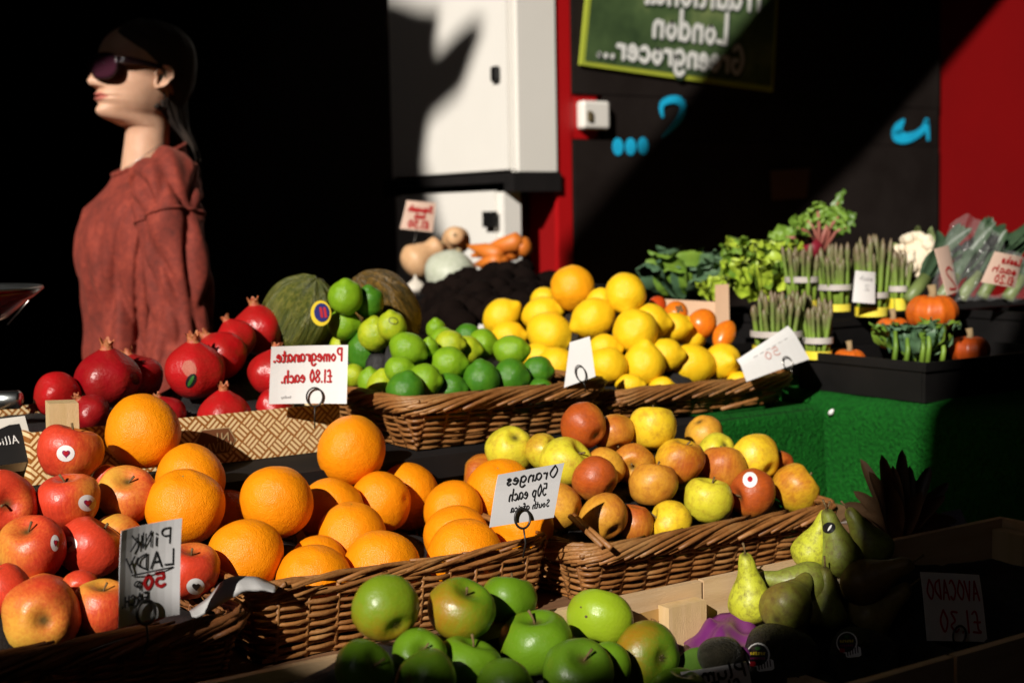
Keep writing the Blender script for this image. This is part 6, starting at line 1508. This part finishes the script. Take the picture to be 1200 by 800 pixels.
# sweater
sx_ = sm([-.74, -.66, -.58, -.50, -.42, -.35, -.28, -.235, -.205, -.185, -.170], [.185, .182, .178, .172, .178, .186, .188, .170, .128, .092, .078])
sf = sm([-.74, -.66, -.58, -.50, -.42, -.36, -.30, -.25, -.22, -.195, -.170], [.092, .088, .084, .086, .098, .104, .094, .074, .058, .044, .034])
sb = sm([-.74, -.66, -.58, -.50, -.42, -.36, -.28, -.235, -.20, -.18, -.170], [-.115, -.11, -.100, -.098, -.108, -.116, -.120, -.118, -.114, -.108, -.104])
zz_ = list(np.linspace(-.74, -.24, 110)) + list(np.linspace(-.236, -.170, 26)); NS = 220; vs = []
for z in zz_:
    for k in range(NS):
        a = 2 * math.pi * k / NS; F_, B_ = sf(z), sb(z); x = sx_(z) * math.copysign(abs(math.sin(a)) ** .9, math.sin(a)); y = (F_ + B_) / 2 + (F_ - B_) / 2 * math.cos(a)
        low = max(0, min(1, (-.33 - z) / .2)); up_ = max(0, min(1, (z + .26) / .09))
        fold = low * (.034 * (abs(math.sin(a * 4 + z * 3 + 2.5 * noise.noise((math.cos(a), math.sin(a), z * 3)))) ** .6 - .6) + .007 * math.sin(a * 17 - z * 11)) + .016 * noise.noise((math.cos(a) * 2.5, math.sin(a) * 2.5, z * 7)) * (1 - up_) + .005 * noise.noise((math.cos(a) * 7, math.sin(a) * 7, z * 16)) * (1 - up_)
        rg = noise.noise((math.cos(a) * 2.2 + 5, math.sin(a) * 2.2, z * 3.2 + math.cos(a) * 1.2)); fold += .020 * (1 - min(1, abs(rg) * 3.2)) ** 2 * (1 - up_) * (.35 + .65 * low) * -1
        zt_ = z - .055 * up_ * ((y + .03) / .07) * .55 if up_ > 0 else z
        vs.append(L2W((x + math.sin(a) * fold, y + math.cos(a) * fold, zt_)))
sw_ = wobj('sweater', vs, grid_faces(NS, len(zz_), True), MT['knit'], wm); md = sw_.modifiers.new('s', 'SOLIDIFY'); md.thickness = .005; md.offset = -1
top = vs[-NS:]; v_, f_ = tube([p + UPZ * .001 for p in top], .0045, 8, True); wobj('neck_band', v_, f_, MT['knit'], sw_)
for s in (1, -1):
    a_, b_, c_ = [Vector(p) for p in ARM[s]]; st_ = Vector((s * .115, -.035, -.215)); pts = catmull([st_, a_ + Vector((s * .012, 0, -.01)), b_ + Vector((s * .008, 0, 0)), c_ - Vector((0, .01, -.02))], 34)
    rad = np.interp(np.linspace(0, 1, len(pts)), [0, .2, .42, .7, .92, 1], [.040, .066, .064, .058, .050, .036]); vs = []; NR = 72
    for i, p in enumerate(pts):
        T = (pts[min(i + 1, len(pts) - 1)] - pts[max(i - 1, 0)]).normalized(); A = (Vector((0, 1, 0)) - T * T.y).normalized(); B = T.cross(A)
        for k in range(NR):
            a = 2 * math.pi * k / NR; t = i / len(pts)
            w = rad[i] * (1 + .10 * math.sin(3 * a + t * 14) * t + .20 * noise.noise((math.cos(a) * 1.6, math.sin(a) * 1.6, t * 9 + s)) + .05 * math.sin(t * 60 + 2 * math.sin(a)) * max(0, t - .45))
            rg = noise.noise((math.cos(a) * 1.1 + t * 2.5, math.sin(a) * 1.1 - t * 3, t * 6 + s * 3)); w -= .016 * (1 - min(1, abs(rg) * 3.0)) ** 2 * min(1, t * 3)
            vs.append(L2W(p + (A * math.cos(a) + B * math.sin(a)) * w))
    wobj('sleeve', vs, grid_faces(NR, len(pts), True), MT['knit'], sw_)
    i = int(len(pts) * .40); v_, f_ = tube([vs[i * NR + k] + Vector((0, 0, .006 * math.sin(2 * math.pi * k / NR))) for k in range(NR)], .0035, 6, True); wobj('seam', v_, f_, MT['knit'], sw_)
# hair: cap and hanging strands
hv = []; hz_ = list(np.linspace(-.075, .128, 40)); NH = 90
for z in hz_:
    a0 = interp(z, [-.075, -.04, .0, .03, .05, .075, .095, .128], [2.35, 2.15, 1.75, 1.50, 1.25, .80, .35, 0]); 
    for k in range(NH + 1):
        a = a0 + (2 * math.pi - 2 * a0) * k / NH; e_ = min(k, NH - k) / 8; p = head_pt(z, a); off = .003 + .008 * min(1, e_) + .0025 * math.sin(k * 2.1) * min(1, e_) + .004 * noise.noise((a * 6, z * 12, 0))
        nrm = Vector((math.sin(a), math.cos(a), max(0, z) * 6)).normalized(); hv.append(L2W(p + nrm * off, True))
hf = grid_faces(NH + 1, len(hz_)); hf.append(tuple(len(hv) - NH - 1 + k for k in range(NH + 1)))
hr = wobj('hair', hv, hf, MT['hair'], wm)
rnd = random.Random(3); b = MB()
for k in range(60):
    a = rnd.uniform(2.0, 4.28); p = head_pt(rnd.uniform(-.07, .0), a, .008); q1 = Vector((p.x * .55, p.y * .6 - .045, -.09)); q2 = Vector((p.x * .35 + rnd.uniform(-.012, .012), -.110 + rnd.uniform(-.010, .006), -.14)); q3 = q2 + Vector((rnd.uniform(-.012, .012), -.010, -rnd.uniform(.03, .10)))
    v_, f_ = tube([L2W(c) for c in catmull([p, q1, q2, q3], 4)], list(np.linspace(.007, .0015, 13)), 5); b.add(v_, f_)
stuff(b.build('hair_strands', MT['hair'], hr))
# sunglasses
sgz = empty('sunglasses', L2W((0, .10, .02), True)); tag(sgz, 'large dark sunglasses with purple tinted lenses on the woman', 'sunglasses')
for s in (1, -1):
    rng = []; lv = []
    for j in range(6):
        r = j / 5
        for k in range(36):
            a = 2 * math.pi * k / 36; cx, cz = math.cos(a), math.sin(a); ex = .035 * math.copysign(abs(cx) ** .75, cx) * r; ez = (.031 if cz < 0 else .023) * math.copysign(abs(cz) ** .75, cz) * r
            X = s * (.0345 + ex); Yy = .112 - .9 * max(0, abs(X) - .012) ** 1.35 * 1.15 - .06 * max(0, -ez); v = L2W((X, Yy, .016 + ez), True); lv.append(v)
            if j == 5: rng.append(v)
    le = wobj('lens', lv, grid_faces(36, 6, True), MT['lens'], sgz); le.modifiers.new('s', 'SOLIDIFY').thickness = .0015
    v_, f_ = tube(rng, .0024, 8, True); wobj('rim', v_, f_, MT['frame'], sgz)
    tp_ = [Vector((s * .0655, .092, .026)), Vector((s * .0755, .070, .027)), Vector((s * .079, .03, .026)), Vector((s * .0800, -.004, .022)), Vector((s * .077, -.016, .004))]
    bt = MB()
    for dz in (-.003, -.001, .001, .003): bt.tube([L2W(p + Vector((0, 0, dz * (1.8 if i < 2 else 1))), True) for i, p in enumerate(tp_)], .0022, 6)
    bt.build('temple', MT['frame'], sgz)
v_, f_ = tube([L2W((-.008, .113, .022), True), L2W((0, .117, .024), True), L2W((.008, .113, .022), True)], .002, 8); wobj('bridge', v_, f_, MT['frame'], sgz)
v_, f_ = tube([L2W((.0655, .094, .030), True), L2W((.067, .092, .030), True)], .003, 8); wobj('hinge_stud', v_, f_, MT['wire'], sgz)
# trousers and shoes
tr = MB()
for s in (1, -1):
    pts = [(s * .085, 0, -.68), (s * .095, .0, -.85), (s * .09, .005, -1.05), (s * .085, -.01, -1.25), (s * .08, -.015, -(HZ - .06))]; P = catmull([Vector(p) for p in pts], 6)
    v_, f_ = tube([L2W(p) for p in P], list(np.interp(np.linspace(0, 1, len(P)), [0, .2, .5, 1], [.105, .095, .068, .055])), 20); tr.add(v_, f_)
tr.build('trousers', MT['trousers'], wm)
for s in (1, -1):
    v_, f_ = tube([L2W((s * .08, -.07, -HZ + .035)), L2W((s * .08, -.03, -HZ + .042)), L2W((s * .08, .05, -HZ + .036)), L2W((s * .082, .13, -HZ + .028)), L2W((s * .082, .165, -HZ + .024))], [.028, .036, .036, .030, .015], 14); wobj('shoe', v_, f_, MT['shoe'], wm)
# thin necklace
v_, f_ = tube([L2W(c) for c in catmull([Vector((.052, -.055, -.135)), Vector((.056, -.01, -.165)), Vector((.035, .022, -.188)), Vector((0, .03, -.195)), Vector((-.035, .022, -.188))], 6)], .0008, 5); tag(wobj('necklace', v_, f_, MT['wire']), 'thin chain necklace round the woman\'s neck', 'necklace')
